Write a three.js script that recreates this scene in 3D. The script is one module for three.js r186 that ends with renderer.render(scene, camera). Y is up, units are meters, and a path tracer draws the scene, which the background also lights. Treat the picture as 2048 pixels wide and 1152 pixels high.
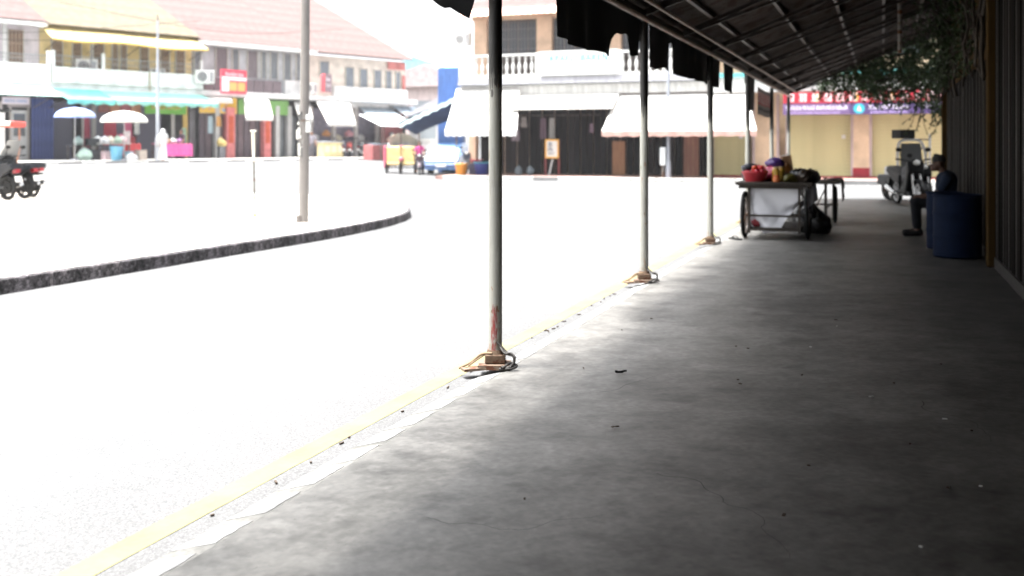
import * as THREE from 'three';
import { mergeGeometries, mergeVertices } from 'three/addons/utils/BufferGeometryUtils.js';
import { RoundedBoxGeometry } from 'three/addons/geometries/RoundedBoxGeometry.js';
import { MarchingCubes } from 'three/addons/objects/MarchingCubes.js';

// ---------------------------------------------------------------- camera, sky, sun, exposure
const scene = new THREE.Scene();
const camera = new THREE.PerspectiveCamera(32.14, 1024 / 576, 0.1, 900);
camera.position.set(0, 1.4, 0);
camera.setViewOffset(1024, 576, 0, 142.5, 1024, 576);
camera.focus = 5.2; camera.userData.fStop = 1.9;
const renderer = new THREE.WebGLRenderer({ antialias: true });
renderer.setSize(1024, 576);
renderer.toneMapping = THREE.LinearToneMapping;
renderer.toneMappingExposure = 9.6;
renderer.shadowMap.enabled = true;
{
  const w = 128, h = 64, data = new Float32Array(w * h * 4);
  for (let j = 0; j < h; j++) for (let i = 0; i < w; i++) {
    const el = ((j + 0.5) / h - 0.5) * Math.PI, az = ((i + 0.5) / w - 0.5) * 2 * Math.PI;
    // hazy tropical noon: a broad aureole round the veiled sun, paler towards the horizon
    const cg = Math.max(0, Math.cos(el) * Math.cos(az) * -0.228 + Math.sin(el) * 0.973 + Math.cos(el) * Math.sin(az) * 0.04);
    const L = 0.165 + 3.2 * Math.pow(cg, 10), k = 4 * (j * w + i);
    data[k] = L * 0.985; data[k + 1] = L; data[k + 2] = L * 1.03; data[k + 3] = 1;
  }
  const sky = new THREE.DataTexture(data, w, h, THREE.RGBAFormat, THREE.FloatType);
  sky.mapping = THREE.EquirectangularReflectionMapping; sky.magFilter = THREE.LinearFilter; sky.needsUpdate = true;
  scene.background = sky; scene.environment = sky;
}
const sun = new THREE.DirectionalLight(new THREE.Color(1, 0.965, 0.9), 1.7);
sun.position.set(-22.8, 97.4, 4); sun.castShadow = true; sun.shadow.radius = 17;
sun.shadow.mapSize.set(4096, 4096);
Object.assign(sun.shadow.camera, { left: -60, right: 60, top: 60, bottom: -60, near: 1, far: 260 });
scene.add(sun);
scene.fog = new THREE.FogExp2(new THREE.Color(0.95, 0.97, 1.0), 0.0004);

// ---------------------------------------------------------------- helpers
const PI = Math.PI;
function rng(a) { return () => { a |= 0; a = a + 0x6D2B79F5 | 0; let t = Math.imul(a ^ a >>> 15, 1 | a); t = t + Math.imul(t ^ t >>> 7, 61 | t) ^ t; return ((t ^ t >>> 14) >>> 0) / 4294967296; }; }
const R = rng(7717);
const rr = (a, b) => a + (b - a) * R();
const clamp = (x, a = 0, b = 1) => Math.min(b, Math.max(a, x));
const smooth = (x, a, b) => { const t = clamp((x - a) / (b - a)); return t * t * (3 - 2 * t); };
const hash = (x, y, s) => { let h = Math.imul(x, 374761393) + Math.imul(y, 668265263) + Math.imul(s, 974634777) | 0; h = Math.imul(h ^ h >>> 13, 1274126177); return ((h ^ h >>> 16) >>> 0) / 4294967296; };
function vnoise(x, y, s, p = 0) {           // value noise, period p (0: none)
  const xi = Math.floor(x), yi = Math.floor(y), fx = x - xi, fy = y - yi, u = fx * fx * (3 - 2 * fx), v = fy * fy * (3 - 2 * fy);
  const m = p ? (q) => ((q % p) + p) % p : (q) => q;
  const a = hash(m(xi), m(yi), s), b = hash(m(xi + 1), m(yi), s), c = hash(m(xi), m(yi + 1), s), d = hash(m(xi + 1), m(yi + 1), s);
  return a + (b - a) * u + (c - a) * v + (a - b - c + d) * u * v;
}
function fbm(x, y, s, o = 4, p = 0) { let a = 0, w = 0.5, t = 0; for (let i = 0; i < o; i++) { a += w * vnoise(x, y, s + i, p); t += w; x *= 2; y *= 2; p *= 2; w *= 0.5; } return a / t; }
function dataTex(n, f, srgb = true) {
  const d = new Uint8Array(n * n * 4);
  for (let j = 0; j < n; j++) for (let i = 0; i < n; i++) {
    const c = f(i / n, j / n), k = 4 * (j * n + i), a = Array.isArray(c) ? c : [c, c, c];
    for (let q = 0; q < 3; q++) d[k + q] = 255 * clamp(a[q]); d[k + 3] = 255;
  }
  const t = new THREE.DataTexture(d, n, n, THREE.RGBAFormat); t.wrapS = t.wrapT = THREE.RepeatWrapping;
  t.magFilter = THREE.LinearFilter; t.minFilter = THREE.LinearMipmapLinearFilter; t.generateMipmaps = true;
  if (srgb) t.colorSpace = THREE.SRGBColorSpace; t.needsUpdate = true; return t;
}
function canvasTex(w, h, draw) {
  const c = document.createElement('canvas'); c.width = w; c.height = h; const g = c.getContext('2d'); draw(g, w, h);
  const t = new THREE.CanvasTexture(c); t.colorSpace = THREE.SRGBColorSpace; return t;
}
const rep = (t, s) => { const c = t.clone(); c.repeat.set(s, s); c.needsUpdate = true; return c; };
// textures (values multiply the material's colour)
const texMottle = dataTex(512, (x, y) => 0.78 + 0.22 * fbm(x * 6, y * 6, 1, 5, 6) + 0.06 * (fbm(x * 64, y * 64, 9, 2, 64) - 0.5));
const texStreak = dataTex(512, (x, y) => { const s = fbm(x * 24, y * 2, 21, 4, 2 * 12) , b = fbm(x * 5, y * 5, 31, 4, 5); return 0.62 + 0.38 * clamp(0.35 + 0.6 * s + 0.35 * (b - 0.3)); });
const texAsphalt = dataTex(1024, (x, y) => { const g = hash(Math.floor(x * 512), Math.floor(y * 512), 5), g2 = vnoise(x * 340, y * 340, 8, 340), b = fbm(x * 5, y * 5, 12, 5, 5); return 0.86 + 0.08 * (b - 0.5) + 0.2 * (g2 - 0.5) + 0.14 * (g - 0.5); });
const texConcrete = dataTex(1024, (x, y) => {
  const f = fbm(x * 90, y * 90, 3, 3, 90), m = fbm(x * 9, y * 9, 17, 5, 9), sp = vnoise(x * 300, y * 300, 40, 300);
  let v = 0.84 + 0.24 * (f - 0.5) + 0.3 * (m - 0.5) - (sp > 0.96 ? 0.22 : 0);
  return [v, v * 0.995, v * 0.98];
});
const texWood = dataTex(512, (x, y) => { const s = fbm(x * 40, y * 3, 51, 4, 8), k = fbm(x * 4, y * 4, 55, 3, 4); return 0.55 + 0.45 * clamp(0.2 + 0.7 * s + 0.3 * (k - 0.4)); });
const texKerb = dataTex(512, (x, y) => { const s = fbm(x * 7, y * 7, 121, 5, 7), b = fbm(x * 19, y * 19, 131, 4, 19), f = fbm(x * 80, y * 80, 141, 2, 80); return clamp(0.4 + 0.95 * (s - 0.35) + 0.9 * (b - 0.4) + 0.5 * (f - 0.5), 0.12, 1); });
const texRust = dataTex(512, (x, y) => { const s = fbm(x * 8, y * 8, 71, 5, 8), t = smooth(s, 0.5, 0.64); return [0.92 - 0.2 * t, 0.9 - 0.42 * t, 0.88 - 0.56 * t].map((q) => q * (0.85 + 0.2 * fbm(x * 30, y * 30, 75, 3, 30))); });
const matCache = new Map();
// M(linear colour, roughness, texture, repeats per metre)
function M(c, rough = 0.8, tex = null, s = 0.5, extra = {}) {
  const key = JSON.stringify([c, rough, tex && tex.uuid, s, extra]);
  if (matCache.has(key)) return matCache.get(key);
  const m = new THREE.MeshPhysicalMaterial({ color: new THREE.Color().setRGB(...c), roughness: rough, side: THREE.DoubleSide, ...extra });
  if (tex) { const t = repCache(tex, s); m.map = t; m.userData.metric = true; if (extra.bumpScale) m.bumpMap = t; }
  matCache.set(key, m); return m;
}
const repMap = new Map();
function repCache(t, s) { const k = t.uuid + s; if (!repMap.has(k)) repMap.set(k, rep(t, s)); return repMap.get(k); }
const V = (x, y, z) => new THREE.Vector3(x, y, z);
function fin(g) { const n = g.index ? g.toNonIndexed() : g; for (const k of Object.keys(n.attributes)) if (!['position', 'normal', 'uv'].includes(k)) n.deleteAttribute(k); if (!n.attributes.normal) n.computeVertexNormals(); if (!n.attributes.uv) n.setAttribute('uv', new THREE.BufferAttribute(new Float32Array(n.attributes.position.count * 2), 2)); return n; }
const B = (w, h, d, x = 0, y = 0, z = 0, ry = 0, rx = 0, rz = 0) => fin(new THREE.BoxGeometry(w, h, d).rotateX(rx).rotateZ(rz).rotateY(ry).translate(x, y, z));
const RB = (w, h, d, x = 0, y = 0, z = 0, r = 0.01, ry = 0, seg = 2) => fin(new RoundedBoxGeometry(w, h, d, seg, Math.min(r, w / 2.01, h / 2.01, d / 2.01)).rotateY(ry).translate(x, y, z));
const CY = (r1, r2, h, x = 0, y = 0, z = 0, seg = 16, open = false) => fin(new THREE.CylinderGeometry(r1, r2, h, seg, 1, open).translate(x, y, z));   // r1 top
function bar(a, b, r, seg = 8, r2 = r) { const A = V(...a), Bv = V(...b), d = Bv.clone().sub(A), l = d.length(); return fin(new THREE.CylinderGeometry(r2, r, l, seg).applyQuaternion(new THREE.Quaternion().setFromUnitVectors(V(0, 1, 0), d.normalize())).translate(...A.add(Bv).multiplyScalar(0.5).toArray())); }
function beam(a, b, w, h) { const A = V(...a), Bv = V(...b), d = Bv.clone().sub(A), l = d.length(), m = new THREE.Matrix4().lookAt(A, Bv, V(0, 1, 0)); return fin(new THREE.BoxGeometry(w, h, l).applyMatrix4(m).translate(...A.add(Bv).multiplyScalar(0.5).toArray())); }
const TU = (pts, r, seg = 24, rad = 6) => fin(new THREE.TubeGeometry(new THREE.CatmullRomCurve3(pts.map((p) => V(...p))), seg, r, rad, false));
const LA = (pts, seg = 24, x = 0, y = 0, z = 0) => fin(new THREE.LatheGeometry(pts.map((p) => new THREE.Vector2(...p)), seg).translate(x, y, z));
const SP = (r, x, y, z, sx = 1, sy = 1, sz = 1, seg = 14) => fin(new THREE.SphereGeometry(r, seg, Math.max(6, seg * 0.7 | 0)).scale(sx, sy, sz).translate(x, y, z));
const TO = (r, t, x = 0, y = 0, z = 0, s1 = 8, s2 = 28) => fin(new THREE.TorusGeometry(r, t, s1, s2).translate(x, y, z));   // axis z
function EX(pts, depth, bevel = 0, z0 = 0) {   // extrude an outline (x,y) along z, centred on z0
  const s = new THREE.Shape(pts.map((p) => new THREE.Vector2(...p)));
  return fin(new THREE.ExtrudeGeometry(s, { depth: depth - 2 * bevel, bevelEnabled: bevel > 0, bevelSize: bevel, bevelThickness: bevel, bevelSegments: 2, steps: 1, curveSegments: 6 }).translate(0, 0, z0 - depth / 2 + bevel));
}
function grid(nu, nv, f) {   // surface from f(u,v) -> [x,y,z], u,v in 0..1
  const p = [], uv = [], id = [];
  for (let j = 0; j <= nv; j++) for (let i = 0; i <= nu; i++) { p.push(...f(i / nu, j / nv)); uv.push(i / nu, j / nv); }
  for (let j = 0; j < nv; j++) for (let i = 0; i < nu; i++) { const a = j * (nu + 1) + i, b = a + 1, c = a + nu + 1, d = c + 1; id.push(a, b, d, a, d, c); }
  const g = new THREE.BufferGeometry(); g.setAttribute('position', new THREE.Float32BufferAttribute(p, 3)); g.setAttribute('uv', new THREE.Float32BufferAttribute(uv, 2)); g.setIndex(id); g.computeVertexNormals(); return g;
}
const quad = (a, b, c, d) => fin(grid(1, 1, (u, v) => [0, 1, 2].map((k) => (a[k] * (1 - u) + b[k] * u) * (1 - v) + (d[k] * (1 - u) + c[k] * u) * v)));   // a b bottom, d c top
function metricUV(g) {
  const p = g.attributes.position, n = g.attributes.normal, uv = g.attributes.uv;
  for (let i = 0; i < p.count; i++) {
    const ax = Math.abs(n.getX(i)), ay = Math.abs(n.getY(i)), az = Math.abs(n.getZ(i)), x = p.getX(i), y = p.getY(i), z = p.getZ(i);
    if (ay >= ax && ay >= az) uv.setXY(i, x, z); else if (ax >= az) uv.setXY(i, z, y); else uv.setXY(i, x, y);
  }
}
const merge = (gs) => Array.isArray(gs) ? (gs.length > 1 ? mergeGeometries(gs.map(fin)) : gs[0]) : gs;
const used = {};
function numbered(n) { if (!(n in used)) { used[n] = 0; return n; } used[n]++; return n + '_' + String(used[n]).padStart(3, '0'); }
function obj(name, geos, m, parent, keepUV = false) {
  const g = merge(geos);
  if (m.userData.metric && !keepUV) metricUV(g);
  const o = new THREE.Mesh(g, m); o.castShadow = o.receiveShadow = true;
  if (parent) { o.name = name; parent.add(o); } else { o.name = numbered(name); scene.add(o); }
  return o;
}
function tag(o, label, category, group) { o.userData.label = label; o.userData.category = category; if (group) o.userData.group = group; return o; }
function thing(name, label, category, pos = [0, 0, 0], turn = 0, group) {
  const o = new THREE.Group(); o.name = numbered(name); scene.add(o); o.position.set(...pos); o.rotation.y = turn;
  return tag(o, label, category, group);
}
function struct(o, label) { o.userData.kind = 'structure'; if (label) o.userData.label = label; return o; }
function copy(src, pos, turn, label, category, group, name) {
  const c = src.clone(); c.name = numbered(name || src.name.replace(/_\d{3}$/, '')); c.userData = { ...src.userData };
  scene.add(c); c.position.set(...pos); c.rotation.y = turn; return tag(c, label, category || src.userData.category, group || src.userData.group);
}
// the two street frames: W runs along the covered walkway (u forward, v right), L along the old shop row (s along, o out)
const aW = -Math.asin(0.3474), aL = Math.asin(0.748);
const W = (u, v, h = 0) => [0.3474 * u + 0.9377 * v, h, -0.9377 * u + 0.3474 * v];
const L = (s, o, h = 0) => [-25.6 + 0.664 * s + 0.748 * o, h, -50 - 0.748 * s + 0.664 * o];
function ground(x, z) {
  const o = (x + 25.6) * 0.748 + (z + 50) * 0.664, v = x * 0.9377 + z * 0.3474;
  return -0.045 + 0.69 * (1 - smooth(o, 3, 19)) * (1 - smooth(v, -27, -18));
}
const LG = (s, o, dh = 0) => { const p = L(s, o); return [p[0], ground(p[0], p[2]) + dh, p[2]]; };
const WG = (u, v, dh = 0) => { const p = W(u, v); return [p[0], ground(p[0], p[2]) + dh, p[2]]; };
const XG = (x, z, dh = 0) => [x, ground(x, z) + dh, z];

// a smooth body from tapered capsules [ax,ay,az,ra,bx,by,bz,rb]
function blend(caps, cell = 0.016, k = 0.03) {
  const lo = V(1e9, 1e9, 1e9), hi = V(-1e9, -1e9, -1e9);
  for (const c of caps) for (const o of [0, 4]) { const r = c[o + 3] + 0.05; lo.min(V(c[o] - r, c[o + 1] - r, c[o + 2] - r)); hi.max(V(c[o] + r, c[o + 1] + r, c[o + 2] + r)); }
  const ctr = lo.clone().add(hi).multiplyScalar(0.5), half = Math.max(hi.x - lo.x, hi.y - lo.y, hi.z - lo.z) / 2;
  const n = Math.min(150, Math.ceil(2 * half / cell)), mc = new MarchingCubes(n, new THREE.MeshBasicMaterial(), false, false, 120000);
  mc.isolation = 0;
  for (let z = 0; z < n; z++) for (let y = 0; y < n; y++) for (let x = 0; x < n; x++) {
    const px = ctr.x + (x - n / 2) / (n / 2) * half, py = ctr.y + (y - n / 2) / (n / 2) * half, pz = ctr.z + (z - n / 2) / (n / 2) * half;
    let d = 1e3;
    for (const c of caps) {
      const bx = c[4] - c[0], by = c[5] - c[1], bz = c[6] - c[2], qx = px - c[0], qy = py - c[1], qz = pz - c[2];
      const t = clamp((qx * bx + qy * by + qz * bz) / (bx * bx + by * by + bz * bz + 1e-9));
      const e = Math.hypot(qx - t * bx, qy - t * by, qz - t * bz) - (c[3] + t * (c[7] - c[3]));
      const h = clamp(0.5 + 0.5 * (d - e) / k); d = d + (e - d) * h - k * h * (1 - h);
    }
    mc.field[x + y * n + z * n * n] = -d;
  }
  mc.update();
  let g = new THREE.BufferGeometry();
  g.setAttribute('position', new THREE.BufferAttribute(mc.positionArray.slice(0, mc.count * 3), 3));
  g.scale(half, half, half).translate(ctr.x, ctr.y, ctr.z);
  g = mergeVertices(g, 1e-4); g.computeVertexNormals();
  return fin(g);
}

// ---------------------------------------------------------------- ground, road, walkway, plaza
const mAsphalt = M([0.135, 0.135, 0.137], 0.95, texAsphalt, 0.5, { bumpScale: 0.004, specularIntensity: 0.4 });
{
  const cs = []; for (let q = -100; q <= 100; q += 1.6) cs.push(q);
  const xs = [-700, -400, -220, -140, ...cs, 140, 220, 400, 700], zs = xs.map((q) => q - 40), p = [], uv = [], id = [];
  for (const z of zs) for (const x of xs) { p.push(x, ground(x, z), z); uv.push(x, -z); }
  const n = xs.length;
  for (let j = 0; j < n - 1; j++) for (let i = 0; i < n - 1; i++) { const a = j * n + i; id.push(a, a + n, a + 1, a + 1, a + n, a + n + 1); }
  const g = new THREE.BufferGeometry(); g.setAttribute('position', new THREE.Float32BufferAttribute(p, 3)); g.setAttribute('uv', new THREE.Float32BufferAttribute(uv, 2)); g.setIndex(id); g.computeVertexNormals();
  struct(obj('road', g, mAsphalt, null, true));
}
const mConc = new THREE.MeshPhysicalMaterial({ color: 0xffffff, vertexColors: true, roughness: 0.5, specularIntensity: 0.75, map: repCache(texConcrete, 0.42), bumpMap: repCache(texConcrete, 0.42), bumpScale: 0.0025 });
{ // covered walkway: one concrete sheet with its stains, a fall to the kerb
  const u0 = -9, u1 = 27.6, v0 = -2.19, v1 = 1.3, nu = 620, nv = 64, p = [], c = [], uv = [], id = [];
  for (let j = 0; j <= nv; j++) for (let i = 0; i <= nu; i++) {
    const u = u0 + (u1 - u0) * i / nu, v = v0 + (v1 - v0) * j / nv, [x, , z] = W(u, v);
    const wav = 0.006 * (fbm(u * 0.8, v * 0.8, 301, 3) - 0.5);
    p.push(x, v > -2.1 ? wav : 0, z); uv.push(u, v);
    const big = fbm(u * 0.55 + 7, v * 0.8, 311, 4), st = fbm(u * 2.6, v * 1.5, 321, 4), sm = fbm(u * 9, v * 5, 331, 3);
    const fine = fbm(u * 22, v * 14, 341, 3); let a = 0.182 - 0.02 * smooth(big, 0.4, 0.75) - 0.03 * smooth(st, 0.5, 0.78) - 0.045 * smooth(sm, 0.54, 0.74) - 0.045 * smooth(fine, 0.56, 0.74);
    a *= 1 - 0.33 * smooth(v, -0.5, 1.2);                        // shade towards the wall, painted into the slab colour
    a = Math.max(0.04, a); c.push(a * 1.0, a * 0.985, a * 0.965);
  }
  for (let j = 0; j < nv; j++) for (let i = 0; i < nu; i++) { const a = j * (nu + 1) + i, b = a + 1, d = a + nu + 1; id.push(a, b, d + 1, a, d + 1, d); }
  const g = new THREE.BufferGeometry(); g.setAttribute('position', new THREE.Float32BufferAttribute(p, 3)); g.setAttribute('uv', new THREE.Float32BufferAttribute(uv, 2)); g.setAttribute('color', new THREE.Float32BufferAttribute(c, 3)); g.setIndex(id); g.computeVertexNormals();
  const wk = new THREE.Mesh(g, mConc); wk.name = numbered('walkway'); wk.receiveShadow = true; scene.add(wk); struct(wk);
  // repaired patches round the feet of the posts
  const mPatch = M([0.3, 0.298, 0.29], 0.9, texStreak, 1.3);
  for (const u of []) {
    const q = [], nn = 30; for (let i = 0; i < nn; i++) { const t = i / nn * 2 * PI, r = 1 + 0.9 * (fbm(Math.cos(t) * 3 + u, Math.sin(t) * 3, 401, 4) - 0.5); q.push([0.14 + 0.44 * r * Math.cos(t), 0.17 * r * Math.sin(t)]); }
    const s = new THREE.ShapeGeometry(new THREE.Shape(q.map((k) => new THREE.Vector2(...k)))).rotateX(-PI / 2);
    const o = obj('cement_patch', s, mPatch, wk); o.position.set(...W(u - 0.02, -2.12, 0.006)); o.rotation.y = -0.02;
  }
}
{ // hairline cracks in the slab
  const r = rng(303), wk = scene.getObjectByName('walkway'), mC = M([0.03, 0.029, 0.028], 0.95);
  for (const [u, v, a, n] of [[5.4, -1.6, 0.5, 26], [4.2, -0.9, 2.2, 30], [7.4, -0.7, 1.0, 26], [3.4, -1.6, 1.2, 22], [9.5, -1.4, 1.7, 24], [5.9, 0.2, 2.6, 24]]) {
    let U = u, Vv = v, A = a; const p = [], id = [];
    for (let i = 0; i <= n; i++) { const w = 0.0012 * (1 - i / n) + 0.0006, c = [U, Vv]; for (const s of [-1, 1]) p.push(...W(c[0] - s * w * Math.sin(A), c[1] + s * w * Math.cos(A), 0.0065)); if (i < n) { const q = i * 2; id.push(q, q + 1, q + 3, q, q + 3, q + 2); } A += (r() - 0.5) * 1.1; U += 0.035 * Math.cos(A); Vv += 0.035 * Math.sin(A); A = A * 0.8 + a * 0.2; }
    const g = new THREE.BufferGeometry(); g.setAttribute('position', new THREE.Float32BufferAttribute(p, 3)); g.setAttribute('uv', new THREE.Float32BufferAttribute(new Float32Array(p.length / 3 * 2), 2)); g.setIndex(id); g.computeVertexNormals(); obj('crack', g, mC, wk);
  }
}
{ // sloped kerb of the walkway with its worn dashes, and the yellow line
  const kerb = thing('painted_kerb', 'low sloped concrete kerb with worn white dashes along the covered walkway', 'kerb', [0, 0, 0], aW);
  struct(kerb); delete kerb.userData.category;
  const g = grid(300, 3, (a, b) => { const z = 9 - 36.6 * a, j = 0.012 * (fbm(a * 160, b, 411, 3) - 0.5); return [-2.192 - 0.215 * b + (b === 1 ? j : 0), -0.001 - 0.052 * b, z]; });
  obj('kerb_face', g, M([0.15, 0.148, 0.144], 0.92, texConcrete, 0.6, { bumpScale: 0.003 }), kerb);
  const mW = [M([0.27, 0.27, 0.27], 0.85, texStreak, 1.7), M([0.22, 0.22, 0.22], 0.85, texMottle, 1.1), M([0.19, 0.195, 0.2], 0.85, texStreak, 2.3)];
  let z = 3.0; while (z > -27) {
    const l = rr(0.2, 0.26), q = [], nn = 9;
    for (let i = 0; i <= nn; i++) q.push([-2.206 - 0.01 * R(), z - l * i / nn]);
    for (let i = 0; i <= nn; i++) q.push([-2.35 - 0.025 * R(), z - l * (1 - i / nn) + 0.032]);
    const s = EX(q.map((k) => [k[0], -k[1]]), 0.003).rotateX(-PI / 2), p = s.attributes.position;
    for (let i = 0; i < p.count; i++) p.setY(i, p.getY(i) - 0.052 * (-2.192 - p.getX(i)) / 0.215);
    obj('paint_dash', s, mW[Math.floor(R() * 2.4)], kerb); z -= l + rr(0.07, 0.11);
  }
  const yl = grid(320, 3, (a, b) => { const zz = 9 - 37 * a, q = [0, 0, 1, 1][Math.round(b * 3)]; return [-2.605 + 0.125 * q + 0.006 * (fbm(a * 300, q * 9, 421, 2) - 0.5), b === 0 || b === 1 ? -0.0465 : -0.0425, zz]; });
  const o = obj('road_line', yl, M([0.2, 0.183, 0.088], 0.9, texMottle, 0.9)); o.rotation.y = aW; struct(o);
}
{ // paved traffic island with a kerb of separate stones
  const out = []; // kerb line in (u,v)
  for (let u = -14; u < 13.2; u += 0.5) out.push([u, -8.08]);
  const c = [[13.5, -8.09], [14.4, -8.14], [15.5, -8.27], [16.6, -8.46], [17.7, -8.8], [18.7, -9.25], [19.7, -9.85], [20.6, -10.6], [21.4, -11.4], [22.0, -12.2], [22.5, -13.4], [22.8, -15], [22.9, -18], [22.9, -24], [22.9, -34]];
  const cv = new THREE.CatmullRomCurve3(c.map((q) => V(q[0], 0, q[1]))); for (let i = 0; i <= 60; i++) { const q = cv.getPoint(i / 60); out.push([q.x, q.z]); }
  const H = 0.105;
  const shape = new THREE.Shape([...out, [22.9, -50], [-14, -50]].map((q) => { const w = W(q[0], q[1]); return new THREE.Vector2(w[0], -w[2]); }));
  const top = new THREE.ShapeGeometry(shape).rotateX(-PI / 2).translate(0, H + 0.004, 0);
  const isl = obj('plaza', top, M([0.58, 0.53, 0.47], 0.9, texMottle, 0.35)); struct(isl);
  const mS = [M([0.17, 0.153, 0.165], 0.95, texKerb, 1.1, { bumpScale: 0.01 }), M([0.2, 0.18, 0.19], 0.95, texKerb, 1.3, { bumpScale: 0.01 }), M([0.13, 0.117, 0.13], 0.95, texKerb, 0.9, { bumpScale: 0.01 })];
  const k = thing('island_kerb', '', 'kerb'); struct(k); delete k.userData.label; delete k.userData.category;
  const P = out.map((q) => W(q[0], q[1])); let acc = 0, start = P[0];
  for (let i = 1; i < P.length; i++) {
    acc += Math.hypot(P[i][0] - P[i - 1][0], P[i][2] - P[i - 1][2]);
    if (acc > 0.93 || i === P.length - 1) {
      const a = start, b = P[i], len = Math.hypot(b[0] - a[0], b[2] - a[2]) - 0.018, ry = Math.atan2(-(b[2] - a[2]), b[0] - a[0]);
      const s = obj('kerb_stone', RB(len, H + 0.2 + rr(-0.006, 0.006), 0.15, 0, 0, 0, 0.022), mS[Math.floor(R() * 3)], k);
      s.position.set((a[0] + b[0]) / 2 + rr(-0.006, 0.006), H - 0.155, (a[2] + b[2]) / 2); s.rotation.y = ry + rr(-0.006, 0.006); acc = 0; start = b;
    }
  }
}

// ---------------------------------------------------------------- covered walkway: posts, roof, drapes, wall
const roofH = (v) => 2.9 + 0.4 * (v + 2.2);
const postTex = (red) => canvasTex(256, 1024, (g, w, h) => {
  const r = rng(red ? 31 : 77); g.fillStyle = '#8a8a84'; g.fillRect(0, 0, w, h);
  for (let i = 0; i < 900; i++) { const a = r() * 0.10; g.fillStyle = r() < 0.5 ? `rgba(90,80,62,${a})` : `rgba(190,190,182,${a})`; g.fillRect(r() * w, r() * h, 2 + r() * 16, 6 + r() * 70); }
  for (let i = 0; i < 36; i++) { g.fillStyle = `rgba(${60 + r() * 60},${40 + r() * 25},25,${0.35 + r() * 0.5})`; const x = r() * w, y = h * (0.25 + 0.75 * r()); g.beginPath(); g.ellipse(x, y, 1.5 + r() * 5, 2 + r() * 8, r(), 0, 7); g.fill(); g.fillStyle = 'rgba(120,70,35,0.16)'; g.fillRect(x - 1, y, 3, 20 + r() * 60); }
  for (let i = 0; i < 60; i++) { g.fillStyle = `rgba(110,68,40,${0.1 + r() * 0.25})`; g.fillRect(r() * w, h - r() * r() * 90, 3 + r() * 20, 4 + r() * 24); }
  { const yt = h * (1 - (1.74 / 2.58)); for (let y = 0; y < yt + 70; y++) { const k = clamp((yt + 60 - y) / 120); g.fillStyle = `rgba(14,13,12,${0.97 * k * k * (3 - 2 * k)})`; g.fillRect(0, y, w, 1); } for (let i = 0; i < 160; i++) { g.fillStyle = `rgba(16,15,13,${0.2 + 0.5 * r()})`; const y = yt + 60 * (r() + r() - 1.3); g.beginPath(); g.ellipse(r() * w, y, 2 + r() * 8, 4 + r() * 22, 0, 0, 7); g.fill(); } }  // canopy shade on the upper pipe painted in as near-black with a soft edge
  if (red) for (let i = 0; i < 150; i++) { const t = r(), y = h * (0.885 + 0.12 * t); g.fillStyle = `rgba(${95 + r() * 40},${22 + r() * 20},${22 + r() * 20},${0.12 + r() * 0.3})`; g.beginPath(); g.ellipse(w * (0.09 - 0.03 * t + 0.1 * (r() + r() - 1)) , y, 1 + r() * 4, 3 + r() * 10, 0.1, 0, 7); g.fill(); }
});
{
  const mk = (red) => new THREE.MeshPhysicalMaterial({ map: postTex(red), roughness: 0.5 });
  const mBase = M([0.13, 0.085, 0.055], 0.85, texRust, 3), mPlate = M([0.19, 0.14, 0.105], 0.8, texRust, 4), mWire = M([0.025, 0.022, 0.02], 0.6), mRope = M([0.17, 0.115, 0.07], 0.9);
  const names = ['grey steel canopy post with red smear above its foot, nearest in view', 'grey steel canopy post second along the kerb, between red-smeared post and third', 'grey steel canopy post third along the kerb, just before the fruit cart', 'grey steel canopy post rising behind the left wheel of the fruit cart', 'grey steel canopy post fifth along the row, beside the hanging banner', 'grey steel canopy post farthest along, at the far corner of the roof'];
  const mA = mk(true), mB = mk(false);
  for (let i = 0; i < 6; i++) {
    const t = thing('canopy_post', names[i], 'post', W(5.88 + 4.2 * i, -2.29), aW, 'posts holding up the walkway roof');
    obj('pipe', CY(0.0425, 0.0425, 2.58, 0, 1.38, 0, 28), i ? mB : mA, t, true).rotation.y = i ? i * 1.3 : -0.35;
    obj('foot_block', [RB(0.13, 0.055, 0.12, 0, 0.062, 0, 0.008), CY(0.05, 0.058, 0.03, 0, 0.1, 0, 20)], mBase, t).rotation.y = 0.35;
    obj('foot_plate', [B(0.2, 0.03, 0.17, 0, 0.016, 0.01, 0.3), B(0.2, 0.016, 0.07, -0.08, 0.008, 0.1, 0.75)], mPlate, t);
    obj('tie_rope', [TU([[0.0, 0.1, 0.055], [-0.07, 0.09, 0.06], [-0.13, 0.04, 0.09], [-0.2, 0.004, 0.12]], 0.008), TU([[-0.04, 0.095, 0.05], [-0.09, 0.06, 0.075], [-0.14, 0.02, 0.11]], 0.006)], mRope, t);
    obj('tie_wire', [TU([[0.02, 0.17, 0.03], [0.07, 0.12, 0.03], [0.1, 0.1, 0.04], [0.14, 0.09, 0.05], [0.145, 0.05, 0.06], [0.11, 0.02, 0.07], [0.07, 0.025, 0.08]], 0.0095, 40), TU([[0.03, 0.15, 0.02], [0.09, 0.105, 0.06], [0.12, 0.108, 0.05], [0.16, 0.085, 0.06]], 0.007), TU([[0.06, 0.012, 0.09], [0.12, 0.015, 0.07], [0.16, 0.03, 0.05], [0.12, 0.04, 0.03], [0.08, 0.02, 0.1]], 0.01, 40)], mWire, t);
  }
}
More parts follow.
